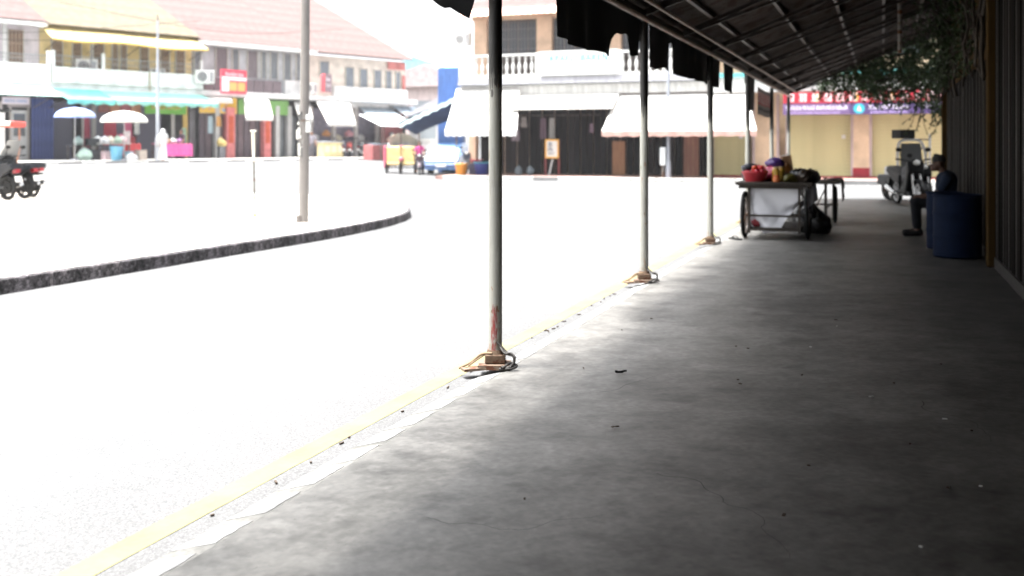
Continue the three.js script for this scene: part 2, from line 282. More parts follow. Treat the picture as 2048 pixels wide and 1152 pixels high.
{ // the roof
  const cp = thing('walkway_canopy', 'long lean-to canopy of corrugated sheets on steel trusses over the walkway', 'canopy', [0, 0, 0], aW);
  const mS = [M([0.06, 0.045, 0.042], 0.7, texRust, 0.8, { metalness: 0.2 }), M([0.05, 0.038, 0.036], 0.7, texRust, 0.9, { metalness: 0.2 }), M([0.068, 0.052, 0.047], 0.75, texRust, 1.1, { metalness: 0.2 })];
  const v0 = -2.42, v1 = 1.3, sheet = (len, k) => grid(Math.round(len / 0.019), 3, (a, b) => { const v = v0 + (v1 - v0) * b; return [v, roofH(v) + 0.011 * Math.sin(a * len / 0.076 * 2 * PI) + k * 0.003, -a * len]; });
  for (let u = -9, i = 0; u < 26.9; u += 0.99, i++) { const s = obj('roof_sheet', sheet(1.03, i % 2), mS[Math.floor(R() * 3)], cp); s.position.z = -u; }
  const mSt = M([0.035, 0.03, 0.028], 0.55, texRust, 2, { metalness: 0.3 }), mPipe = M([0.34, 0.27, 0.23], 0.45, texRust, 2, { metalness: 0.3 }), mPur = M([0.1, 0.08, 0.072], 0.5, texRust, 2, { metalness: 0.3 });
  const z0 = 9, z1 = -26.9;
  obj('eave_pipe', [bar([-2.2, 2.655, z0], [-2.2, 2.655, z1], 0.024, 10)], mPipe, cp);
  obj('eave_pipe', [bar([-2.09, 2.78, z0], [-2.09, 2.78, z1], 0.02, 10)], mPipe, cp);
  obj('eave_beam', [B(0.06, 0.09, 35.9, -2.3, 2.735, -8.95), B(0.025, 0.05, 35.9, -2.41, 2.79, -8.95), B(0.03, 0.03, 15, -2.6, 2.8, 1.2), B(0.3, 0.025, 0.03, -2.47, 2.79, -6.2), B(0.3, 0.025, 0.03, -2.47, 2.79, -2.6)], mSt, cp);
  for (const v of [-1.93, -1.28, -0.63, 0.02, 0.67, 1.2]) obj('purlin', B(0.045, 0.05, 35.9, v, roofH(v) - 0.045, -8.95, 0), mPur, cp);
  for (let u = -6.72; u < 27; u += 2.1) {
    const g = [], a = [-2.3, roofH(-2.3) - 0.1], b = [1.28, roofH(1.28) - 0.1];
    g.push(beam([a[0], a[1], -u], [b[0], b[1], -u], 0.04, 0.045), beam([a[0], a[1] - 0.02, -u], [b[0], b[1] - 0.24, -u], 0.035, 0.035));
    for (let i = 0; i < 8; i++) { const q = (t, low) => [a[0] + (b[0] - a[0]) * t, a[1] + (b[1] - a[1]) * t - (low ? 0.02 + 0.22 * t : 0), -u]; g.push(bar(q(i / 8, i % 2), q((i + 1) / 8, (i + 1) % 2), 0.008, 6)); }
    obj('truss', g, mSt, cp);
  }
}
{ // ragged black cloths hung outside the posts
  const mD = M([0.012, 0.012, 0.013], 0.95, texMottle, 1.2);
  const hang = (name, label, prof, top = 2.78, v = -2.42, m = mD) => {
    const n = 180, u0 = prof[0][0], u1 = prof[prof.length - 1][0], f = (u) => { for (let i = 1; i < prof.length; i++) if (u <= prof[i][0] + 1e-6) { const t = (u - prof[i - 1][0]) / Math.max(1e-6, prof[i][0] - prof[i - 1][0]); return prof[i - 1][1] + (prof[i][1] - prof[i - 1][1]) * t; } return prof[prof.length - 1][1]; };
    const g = grid(n, 10, (a, b) => { const u = u0 + (u1 - u0) * a, h = f(u) + 0.012 * (fbm(u * 14, 1, 501, 2) - 0.5), y = h + (top - h) * b; return [v + 0.035 * (1 - b) * Math.sin(u * 7 + 2 * Math.sin(u * 2.3)) * (0.6 + 0.4 * Math.sin(u)), y, -u]; });
    const o = obj(name, g, m); o.rotation.y = aW; return tag(o, label, 'tarpaulin', 'ragged black cloths hung from the eave');
  };
  hang('hanging_tarpaulin', 'ragged black cloth hanging left of the nearest post, unseen near stretch added to block light', [[-8.9, 0.9], [-1, 0.85], [-0.5, 1.3], [1.2, 1.72], [2.2, 1.86], [3.2, 1.99], [4.2, 2.11], [5.1, 2.24], [5.5, 2.31], [5.76, 2.27], [5.92, 2.29], [6.02, 2.26], [6.12, 2.25], [6.22, 2.23], [6.24, 2.38]], 2.79, -2.6);  // out-of-view stretch added low and set outward to keep light off the walkway
  hang('hanging_tarpaulin', 'long ragged black cloth hanging between the first and second posts', [[7.52, 2.26], [7.66, 2.26], [7.9, 2.25], [8.31, 2.22], [8.64, 2.25], [8.93, 2.25], [9.13, 2.23], [9.17, 2.33], [9.32, 2.43], [9.49, 2.49], [9.92, 2.53], [10.0, 2.4], [10.03, 2.32], [10.34, 2.34], [10.36, 2.5], [10.55, 2.5]]);
  hang('hanging_tarpaulin', 'black cloth with a slit in it, hanging just beyond the second post', [[10.9, 2.27], [11.31, 2.27], [11.5, 2.3], [11.73, 2.32], [12.0, 2.29], [12.03, 2.64], [12.27, 2.66], [12.3, 2.29], [13.0, 2.28], [13.59, 2.3], [14.88, 2.31], [15.34, 2.29], [16.04, 2.31], [16.07, 2.56]]);
  hang('hanging_tarpaulin', 'narrow black cloth hanging just beyond the third post', [[16.38, 2.56], [16.41, 2.31], [17.04, 2.3], [17.45, 2.29], [17.5, 2.5], [17.58, 2.56]]);
  hang('hanging_tarpaulin', 'black cloth hanging lowest at the fourth post beside the banner', [[19.0, 2.56], [19.05, 2.56], [19.2, 2.4], [19.3, 2.28], [19.5, 2.12], [19.72, 2.07], [20.69, 2.1]]);
  const bt = canvasTex(512, 128, (g, w, h) => { g.fillStyle = '#6b625c'; g.fillRect(0, 0, w, h); const r = rng(5); g.fillStyle = '#a33'; for (let i = 0; i < 7; i++) { g.fillRect(20 + i * 70, 18, 40, 56 + r() * 10); } g.fillStyle = '#d8d4cc'; for (let i = 0; i < 7; i++) for (let k = 0; k < 4; k++) g.fillRect(22 + i * 70 + r() * 10, 22 + k * 13, 20 + r() * 14, 5); g.fillStyle = '#3a332f'; g.fillRect(12, 92, w - 24, 14); });
  const g = grid(40, 8, (a, b) => { const u = 20.8 + 3 * a; return [-2.38 + 0.02 * Math.sin(a * 9) * (1 - b), 2.04 + 0.56 * b - 0.02 * Math.sin(a * PI), -u]; });
  const o = obj('hanging_banner', g, new THREE.MeshPhysicalMaterial({ map: bt, roughness: 0.8, side: THREE.DoubleSide }), null, true); o.rotation.y = aW;
  tag(o, 'greyish banner with red characters hanging under the eave by the fifth post', 'banner');
}
{ // wall on the right with dark planks, ochre plaster, and a pillar
  const wl = thing('shop_wall', 'dark walkway wall of narrow wooden planks with ochre plaster above', 'wall', [0, 0, 0], aW);
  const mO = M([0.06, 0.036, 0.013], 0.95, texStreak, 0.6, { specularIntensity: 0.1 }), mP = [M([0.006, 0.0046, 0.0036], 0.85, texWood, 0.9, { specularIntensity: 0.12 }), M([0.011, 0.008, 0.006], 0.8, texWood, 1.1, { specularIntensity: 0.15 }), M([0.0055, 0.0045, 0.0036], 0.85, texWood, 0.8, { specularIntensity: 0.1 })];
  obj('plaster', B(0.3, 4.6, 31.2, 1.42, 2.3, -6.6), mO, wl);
  obj('plaster', B(4, 4.6, 0.3, 3.4, 2.3, -22.04), mO, wl); obj('plaster', B(3.9, 4.6, 0.3, -0.6, 2.3, 9.15), mO, wl);  // the last box is an unseen end wall, added to shut light out
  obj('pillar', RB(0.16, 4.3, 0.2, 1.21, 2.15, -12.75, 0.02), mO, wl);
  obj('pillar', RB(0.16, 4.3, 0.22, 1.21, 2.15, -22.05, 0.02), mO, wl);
  obj('plinth', B(0.07, 0.12, 31, 1.235, 0.06, -6.6), M([0.03, 0.026, 0.022], 0.9, texMottle, 1), wl);
  const mSlat = M([0.03, 0.026, 0.022], 0.6, texWood, 0.9, { specularIntensity: 0.5 });
  const g1 = RB(0.03, 1, 0.125, 0, 0.5, 0, 0.006, 0, 1), g2 = RB(0.045, 1, 0.05, 0, 0.5, 0, 0.006, 0, 1);
  for (let u = 8.2, i = 0; u < 21.9; u += 0.137, i++) {
    if (Math.abs(u - 12.75) < 0.16) continue;
    const m = new THREE.Mesh(i % 4 === 3 ? g2 : g1, i % 4 === 3 ? mSlat : mP[Math.floor(R() * 3)]); m.name = 'plank'; m.castShadow = m.receiveShadow = true;
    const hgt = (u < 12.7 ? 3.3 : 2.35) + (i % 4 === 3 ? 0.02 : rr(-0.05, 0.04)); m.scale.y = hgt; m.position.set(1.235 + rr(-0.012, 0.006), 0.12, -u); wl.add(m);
  }
}

// ---------------------------------------------------------------- things under the canopy
const P = (c, r = 0.5, e = {}) => M(c, r, null, 0.5, e);
const mBlack = P([0.01, 0.01, 0.011], 0.55, { specularIntensity: 0.4 }), mRubber = P([0.014, 0.014, 0.014], 0.9, { specularIntensity: 0.3 }), mSteel = M([0.2, 0.2, 0.2], 0.4, texRust, 2, { metalness: 0.6 }), mChrome = P([0.6, 0.6, 0.6], 0.25, { metalness: 0.9 });
const mDarkWood = M([0.045, 0.034, 0.026], 0.75, texWood, 1.5), mSkin = P([0.23, 0.12, 0.075], 0.6), mSkinDk = P([0.1, 0.05, 0.032], 0.6), mHair = P([0.012, 0.01, 0.009], 0.6);
const cloth = (c) => M(c, 0.95, texMottle, 3);
function lump(r, sx, sy, sz, seed, x = 0, y = 0, z = 0, knot = 0) {   // a filled bag: dented, gathered at the top
  const g = new THREE.SphereGeometry(1, 28, 20), p = g.attributes.position;
  for (let i = 0; i < p.count; i++) {
    let a = p.getX(i), b = p.getY(i), c = p.getZ(i); const n = fbm(a * 2.2 + seed + 9, b * 2.2 + c * 2.2 + 9, 600 + seed, 4) - 0.5, f = fbm(Math.atan2(a, c) * 3 + 20, b * 1.2 + 9, 640 + seed, 2) - 0.5;
    const s = 1 + 0.62 * n + 0.2 * f; if (knot && b > 0.75) { const t = (b - 0.75) / 0.25; a *= 1 - 0.75 * t; c *= 1 - 0.75 * t; b += knot * t; }
    p.setXYZ(i, x + r * sx * a * s, y + r * sy * Math.max(-0.75, b * s) + r * sy * 0.75, z + r * sz * c * s);
  }
  g.computeVertexNormals(); return fin(g);
}
function cartWheel(t, x, y, z, r) {   // wheel in the y-z plane
  const w = obj('wheel', [fin(new THREE.TorusGeometry(r - 0.032, 0.032, 8, 36).rotateY(PI / 2).translate(x, y, z))], mRubber, t);
  const g = [fin(new THREE.TorusGeometry(r - 0.055, 0.012, 6, 30).rotateY(PI / 2).translate(x, y, z)), bar([x - 0.05, y, z], [x + 0.05, y, z], 0.028, 10)];
  for (let i = 0; i < 14; i++) { const a = i / 14 * 2 * PI; g.push(bar([x, y, z], [x, y + Math.cos(a) * (r - 0.05), z + Math.sin(a) * (r - 0.05)], 0.004, 5)); }
  obj('spokes', g, mSteel, w); return w;
}
{ // goods cart under the eave
  const t = thing('hand_cart', 'dark two-wheeled vendor cart heaped with bags and fruit beside the fourth post', 'cart', W(15.85, -1.5), aW);
  obj('tabletop', [RB(1.1, 0.045, 1.5, 0, 0.835, 0, 0.01), B(1.02, 0.05, 1.4, 0, 0.787, 0)], mDarkWood, t);
  for (const [x, z] of [[-0.36, 0.66], [0.36, 0.66], [-0.36, -0.66], [0.36, -0.66]]) obj('leg', B(0.038, 0.66, 0.038, x, 0.43, z), mDarkWood, t);
  obj('rail', [B(0.72, 0.03, 0.03, 0, 0.36, 0.672), B(0.72, 0.03, 0.03, 0, 0.15, 0.662), B(0.03, 0.03, 1.3, -0.36, 0.16, 0), B(0.03, 0.03, 1.3, 0.36, 0.16, 0)], mDarkWood, t);
  obj('shelf', B(0.7, 0.02, 1.3, 0, 0.175, 0), mDarkWood, t);
  obj('axle', bar([-0.47, 0.36, 0.35], [0.47, 0.36, 0.35], 0.018), mSteel, t);
  cartWheel(t, -0.46, 0.355, 0.35, 0.355); cartWheel(t, 0.46, 0.355, 0.35, 0.355);
  obj('handle', [bar([-0.4, 0.8, -0.7], [-0.36, 0.88, -1.15], 0.018), bar([0.4, 0.8, -0.7], [0.36, 0.88, -1.15], 0.018), bar([-0.37, 0.88, -1.15], [0.37, 0.88, -1.15], 0.018)], mDarkWood, t);
  // cloth hung across the front
  const f = (a, b) => { const sag = 0.58 + 0.12 * Math.sin(a * PI * 0.9 + 0.3) - 0.3 * smooth(a, 0.5, 1) + 0.015 * Math.sin(a * 23), x = -0.37 + 0.74 * a + 0.02 * Math.sin(b * 5), y = 0.80 - sag * b, fold = 0.05 * Math.sin((a - 0.55 * b * b + 0.1) * 9) * b + 0.012 * Math.sin((a * 1.2 - 0.9 * b) * 16 + 1) * b + 0.004 * Math.sin((a + 0.7 * b) * 27) * b * b; return [x, y, 0.6 + fold + 0.05 * b * (1 - b)]; };
  const o = obj('white_cloth', grid(80, 50, f), P([0.66, 0.67, 0.72], 0.95)); o.position.set(...W(15.85, -1.5)); o.rotation.y = aW; tag(o, 'creased white cloth hung across the front of the vendor cart', 'cloth');
  const o2 = obj('white_cloth', grid(16, 24, (a, b) => [0.45 + 0.13 * a + 0.03 * b, 0.85 - 0.36 * b * (1 - 0.3 * a), 0.72 - 0.3 * a + 0.025 * Math.sin(a * 9 + b * 3)]), P([0.66, 0.67, 0.72], 0.95)); o2.position.set(...W(15.85, -1.5)); o2.rotation.y = aW; tag(o2, 'small white cloth dangling from the right corner of the vendor cart', 'cloth');
  const at = (x, z, h = 0.858) => W(15.85 - z, -1.5 + x, h);
  const k = thing('fruit_basket', 'red plastic basket of red fruit at the front left of the vendor cart', 'basket', at(-0.3, 0.45), aW);
  obj('basket', [LA([[0.14, 0], [0.19, 0.13], [0.205, 0.135], [0.2, 0.15], [0.185, 0.14], [0.135, 0.012], [0, 0.01]], 26)], P([0.35, 0.02, 0.03], 0.4), k);
  const fr = SP(0.042, 0, 0, 0, 1, 0.92, 1, 12), mF = [P([0.5, 0.03, 0.03], 0.35), P([0.55, 0.08, 0.03], 0.35), P([0.4, 0.02, 0.04], 0.35)];
  for (let i = 0; i < 22; i++) { const a = i * 2.4, r = 0.16 * Math.sqrt((i % 16) / 16), m = new THREE.Mesh(fr, mF[i % 3]); m.name = 'fruit'; m.castShadow = true; m.position.set(r * Math.cos(a), i < 16 ? 0.15 : 0.205, r * Math.sin(a)); k.add(m); }
  const bag = (label, c, x, z, h, r, sx, sy, sz, seed, knot = 0.1, rough = 0.35) => { const hl = (q) => TU([[q * r * 0.5, r * sy * 1.2, 0], [q * r * 0.75, r * sy * 1.65, 0.02], [q * r * 0.3, r * sy * 1.75, 0.03], [q * r * 0.1, r * sy * 1.3, 0]], 0.006, 14, 5), b = obj('bag', [lump(r, sx, sy, sz, seed, 0, 0, 0, knot), hl(1), hl(-1)], P(c, rough)); b.position.set(...at(x, z, h)); b.rotation.y = seed; return tag(b, label, 'bag'); };
  bag('black plastic bag lying over the red fruit basket', [0.03, 0.03, 0.04], -0.38, 0.42, 1.02, 0.12, 1.5, 0.5, 1, 1);
  bag('purple plastic bag on top of the heap on the vendor cart', [0.07, 0.03, 0.17], -0.06, 0.05, 1.06, 0.12, 1.35, 0.7, 1, 2, 0.1);
  bag('pink red bag in the middle of the heap on the vendor cart', [0.5, 0.05, 0.13], -0.06, 0.1, 0.858, 0.13, 1.3, 1.0, 1.2, 3, 0.2);
  bag('olive green sack at the front right of the vendor cart', [0.09, 0.08, 0.015], 0.22, 0.5, 0.858, 0.1, 1.5, 0.7, 1, 4);
  bag('black shiny bag on the right of the heap on the vendor cart', [0.012, 0.016, 0.018], 0.33, 0.25, 0.858, 0.14, 1.4, 0.8, 1, 5, 0.1, 0.25);
  bag('dark bag hanging over the right edge of the vendor cart', [0.02, 0.016, 0.014], 0.48, 0.1, 0.858, 0.13, 1.1, 0.75, 1.6, 6, 0.1);
  bag('small black bag at the left back corner of the vendor cart', [0.015, 0.015, 0.018], -0.42, 0.1, 0.858, 0.13, 0.9, 1.0, 1, 8);
  bag('crimson wrapped bundle behind the red fruit basket', [0.4, 0.02, 0.05], -0.28, 0.12, 0.858, 0.13, 1.3, 1.0, 1, 9);
  bag('orange wrapped bundle at the middle back of the vendor cart', [0.5, 0.2, 0.04], 0.1, 0.0, 0.858, 0.12, 1.0, 1.2, 1, 10);
  bag('dark brown sack at the right front edge of the vendor cart', [0.03, 0.02, 0.013], 0.42, 0.5, 0.858, 0.11, 1.0, 1.0, 1, 11);
  bag('dark red bag on the lower shelf under the white cloth', [0.25, 0.02, 0.03], -0.26, 0.5, 0.186, 0.08, 1.3, 0.9, 1, 7);
  for (let i = 0; i < 4; i++) { const j = thing('jar', ['yellow jar at the front of the heap on the vendor cart', 'yellow jar standing behind the front one on the vendor cart', 'orange pot at the very edge of the vendor cart', 'pale orange carton standing at the back of the heap'][i], i === 3 ? 'carton' : 'jar', at([0.0, 0.06, 0.03, 0.12][i], [0.4, 0.2, 0.62, -0.1][i], [0.858, 0.858, 0.858, 1.0][i]), aW);
    if (i < 3) { obj('pot', LA([[0, 0], [0.05, 0], [0.055, 0.02], [0.055, 0.13], [0.04, 0.16], [0, 0.16]].map((q) => [q[0], q[1] * (i === 2 ? 0.5 : 1.25)]), 18), P(i === 2 ? [0.55, 0.16, 0.05] : [0.5, 0.3, 0.04], 0.35), j); obj('lid', CY(0.043, 0.043, 0.025, 0, i === 2 ? 0.09 : 0.21, 0, 18), P(i === 2 ? [0.5, 0.1, 0.04] : [0.55, 0.4, 0.2], 0.5), j); }
    else { obj('box', B(0.14, 0.24, 0.1, 0, 0.12, 0, 0.3, 0, 0.14), M([0.6, 0.34, 0.17], 0.8, texMottle, 3), j); obj('flap', B(0.15, 0.006, 0.12, -0.03, 0.25, 0.02, 0.3, 0, 0.3), M([0.66, 0.6, 0.55], 0.8, texMottle, 3), j); } }
}
{ // second table cart behind, black bags below
  const t = thing('table_cart', 'second dark table cart behind the heaped cart, spindly legs and a tall wheel', 'cart', W(18.9, -1.05), aW);
  obj('tabletop', [RB(0.95, 0.04, 1.5, -0.12, 0.75, 0, 0.01)], mDarkWood, t);
  for (const [x, z] of [[-0.1, 0.6], [0.12, 0.6], [-0.35, -0.6], [0.2, -0.6]]) obj('leg', [B(0.05, 0.72, 0.05, x, 0.37, z)], mDarkWood, t);
  obj('brace', [bar([-0.1, 0.2, 0.6], [0.12, 0.66, 0.6], 0.012), bar([0.12, 0.3, 0.62], [0.2, 0.36, 0.1], 0.014), bar([-0.4, 0.33, -0.1], [0.3, 0.33, -0.1], 0.016)], mDarkWood, t);
  cartWheel(t, 0.25, 0.335, -0.1, 0.335); cartWheel(t, -0.45, 0.335, -0.1, 0.335);
  const o = obj('brown_cloth', grid(30, 30, (a, b) => b < 0.55 ? [0.02 + 0.3 * b / 0.55 + 0.05, 0.785 + 0.05 * fbm(a * 5, b * 6, 700, 3), 0.5 - 0.7 * a] : [0.38 + 0.05 * (b - 0.55) + 0.02 * Math.sin(a * 14), 0.79 - 0.85 * (b - 0.55) * (0.7 + 0.3 * Math.sin(a * 5)), 0.5 - 0.55 * a]), cloth([0.08, 0.05, 0.05])); o.position.set(...W(18.9, -1.05)); o.rotation.y = aW; tag(o, 'dark brown cloth trailing off the right end of the second cart', 'cloth');
  const at = (x, z, h) => W(18.9 - z, -1.05 + x, h);
  const tr = thing('tray', 'orange red tray on the second cart beside the brown cloth', 'tray', at(-0.32, 0.45, 0.772), aW); obj('dish', [RB(0.36, 0.05, 0.3, 0, 0.025, 0, 0.02)], P([0.6, 0.13, 0.06], 0.4), tr); obj('rim', [B(0.38, 0.012, 0.32, 0, 0.055, 0)], P([0.6, 0.35, 0.3], 0.4), tr);
  for (const [i, [u, v, r, sy]] of [[16.75, -1.08, 0.24, 1.0], [17.1, -1.2, 0.24, 1.05], [16.6, -0.92, 0.17, 1.0]].entries()) { const b = obj('rubbish_bag', lump(r, 1, sy, 1, 20 + i, 0, 0, 0, 0.25), P([0.01, 0.01, 0.011], 0.35)); b.position.set(...W(u, v, 0.003)); b.rotation.y = i; tag(b, ['large black rubbish bag on the floor between the two carts', 'black rubbish bag pushed behind the large one under the second cart', 'small black rubbish bag on the walkway side of the carts'][i], 'bag'); }
  const s = thing('flip_flop', 'dark sandal lying by the left wheel of the vendor cart', 'sandal', W(15.1, -2.05, 0.002), aW + 0.7); obj('sole', [RB(0.09, 0.02, 0.26, 0, 0.012, 0, 0.009)], mRubber, s); obj('strap', TU([[-0.04, 0.02, 0.02], [-0.02, 0.05, -0.03], [0, 0.02, -0.09], [0.02, 0.05, -0.03], [0.04, 0.02, 0.02]], 0.006), mBlack, s);
}
{ // blue barrels by the wall
  const mBl = M([0.0035, 0.011, 0.036], 0.8, texMottle, 2, { specularIntensity: 0.3 });
  const drum = (label, u, v, r, h) => { const t = thing('plastic_drum', label, 'barrel', W(u, v, 0.003), aW, 'blue drums by the dark wall'); obj('body', LA([[0, 0], [r * 0.93, 0], [r * 0.97, 0.03], [r * 0.97, h * 0.3], [r, h * 0.32], [r, h * 0.34], [r * 0.97, h * 0.36], [r * 0.97, h * 0.66], [r, h * 0.68], [r, h * 0.7], [r * 0.97, h * 0.72], [r * 0.96, h * 0.95], [r * 0.88, h * 0.97], [r * 0.86, h * 0.93], [0, h * 0.93]], 40), mBl, t); obj('rim', fin(new THREE.TorusGeometry(r * 0.95, 0.018, 8, 40).rotateX(PI / 2).translate(0, h * 0.965, 0)), mBl, t); return t; };
  drum('larger blue plastic drum standing in front by the dark wall', 13.7, 0.88, 0.29, 0.8);
  drum('blue plastic drum half hidden behind the larger one', 14.75, 0.79, 0.235, 0.78);
}
{ // seated man against the wall, facing the street
  const t = thing('person', 'person in cap, blue shirt and dark trousers sitting against the wall, hands on knees', 'person', W(16.85, 0.85), aW);
  // local: x towards the wall, -x towards the street
  const hip = [0.06, 0.5, 0], ch = [0.08, 0.86, 0], nk = [0.03, 1.0, 0], hd = [-0.045, 1.12, 0];
  const body = [[hip[0], 0.5, -0.08, 0.125, hip[0], 0.5, 0.08, 0.125], [0.07, 0.6, 0, 0.13, ch[0], ch[1], 0, 0.145], [ch[0], 0.89, -0.13, 0.075, ch[0], 0.89, 0.13, 0.075], [0.06, 0.94, 0, 0.06, nk[0] - 0.02, 1.03, 0, 0.052], [hd[0] + 0.012, 1.135, 0, 0.092, hd[0] - 0.03, 1.07, 0, 0.068], [hd[0] - 0.09, 1.1, 0, 0.014, hd[0] - 0.105, 1.085, 0, 0.016], [hd[0] - 0.06, 1.035, 0, 0.03, hd[0] - 0.07, 1.03, 0, 0.028]];
  for (const s of [-1, 1]) {
    body.push([0.04, 0.5, 0.1 * s, 0.09, -0.36, 0.52, 0.14 * s, 0.065], [-0.36, 0.52, 0.14 * s, 0.06, -0.34, 0.1, 0.14 * s, 0.042], [-0.33, 0.06, 0.14 * s, 0.042, -0.5, 0.035, 0.15 * s, 0.032],
      [0.08, 0.89, 0.18 * s, 0.055, -0.05, 0.65, 0.22 * s, 0.042], [-0.05, 0.65, 0.22 * s, 0.042, -0.3, 0.6, 0.16 * s, 0.03], [-0.02, 1.11, 0.085 * s, 0.02, -0.02, 1.13, 0.09 * s, 0.022]);
  }
  obj('body', blend(body, 0.014, 0.03), mSkinDk, t);
  for (const s of [-1, 1]) { // hands over the knees
    const c = [[-0.3, 0.598, 0.16 * s, 0.028, -0.36, 0.595, 0.155 * s, 0.03]];
    for (let i = 0; i < 4; i++) { const z = 0.155 * s + (i - 1.5) * 0.021, l = [0.05, 0.062, 0.056, 0.042][i]; c.push([-0.37, 0.597, z, 0.0095, -0.37 - l * 0.6, 0.585, z, 0.009], [-0.37 - l * 0.6, 0.585, z, 0.009, -0.37 - l, 0.55, z, 0.0075]); }
    c.push([-0.33, 0.595, (0.155 - 0.03) * s, 0.011, -0.375, 0.575, (0.155 - 0.055) * s, 0.009]);
    obj('hand', blend(c, 0.005, 0.008), mSkinDk, t);
  }
  const sh = [[0.065, 0.56, -0.05, 0.145, 0.065, 0.56, 0.05, 0.145], [0.07, 0.6, 0, 0.148, 0.08, 0.86, 0, 0.158], [0.08, 0.885, -0.13, 0.09, 0.08, 0.885, 0.13, 0.09]];
  for (const s of [-1, 1]) sh.push([0.08, 0.885, 0.18 * s, 0.075, 0.0, 0.735, 0.215 * s, 0.066]);
  obj('shirt', blend(sh, 0.014, 0.03), cloth([0.014, 0.026, 0.06]), t);
  const tr = [[0.06, 0.49, -0.08, 0.14, 0.06, 0.49, 0.08, 0.14]];
  for (const s of [-1, 1]) tr.push([0.04, 0.5, 0.1 * s, 0.105, -0.36, 0.525, 0.14 * s, 0.083], [-0.365, 0.52, 0.14 * s, 0.08, -0.345, 0.16, 0.14 * s, 0.066]);
  obj('trousers', blend(tr, 0.014, 0.025), cloth([0.008, 0.009, 0.015]), t);
  obj('hat', [LA([[0, 0.11], [0.06, 0.1], [0.098, 0.06], [0.104, 0], [0.098, 0]], 24, hd[0] + 0.015, 1.155, 0), EX(Array.from({ length: 13 }, (_, i) => { const a = -PI / 2 + PI * i / 12; return [-0.17 * Math.cos(a) * 1.05, 0.095 * Math.sin(a)]; }), 0.008).rotateX(PI / 2).rotateZ(0.25).translate(hd[0] + 0.0, 1.165, 0)], cloth([0.05, 0.05, 0.05]), t);
  for (const s of [-1, 1]) obj('shoe', blend([[-0.31, 0.055, 0.14 * s, 0.055, -0.38, 0.045, 0.143 * s, 0.048], [-0.38, 0.04, 0.143 * s, 0.045, -0.52, 0.034, 0.15 * s, 0.036]], 0.01, 0.02), mBlack, t);
  for (const s of [-1, 1]) obj('eye', SP(0.011, hd[0] - 0.077, 1.115, 0.034 * s), P([0.4, 0.38, 0.36], 0.3), t);
  const st = thing('stool', 'low dark stool under the seated person', 'stool', W(16.85, 0.87, 0.003), aW); obj('seat', RB(0.3, 0.035, 0.3, 0.02, 0.345, 0, 0.012), mDarkWood, st); for (const [x, z] of [[-0.1, -0.12], [0.14, -0.12], [-0.1, 0.12], [0.14, 0.12]]) obj('leg', B(0.03, 0.33, 0.03, x, 0.165, z), mDarkWood, st);
}
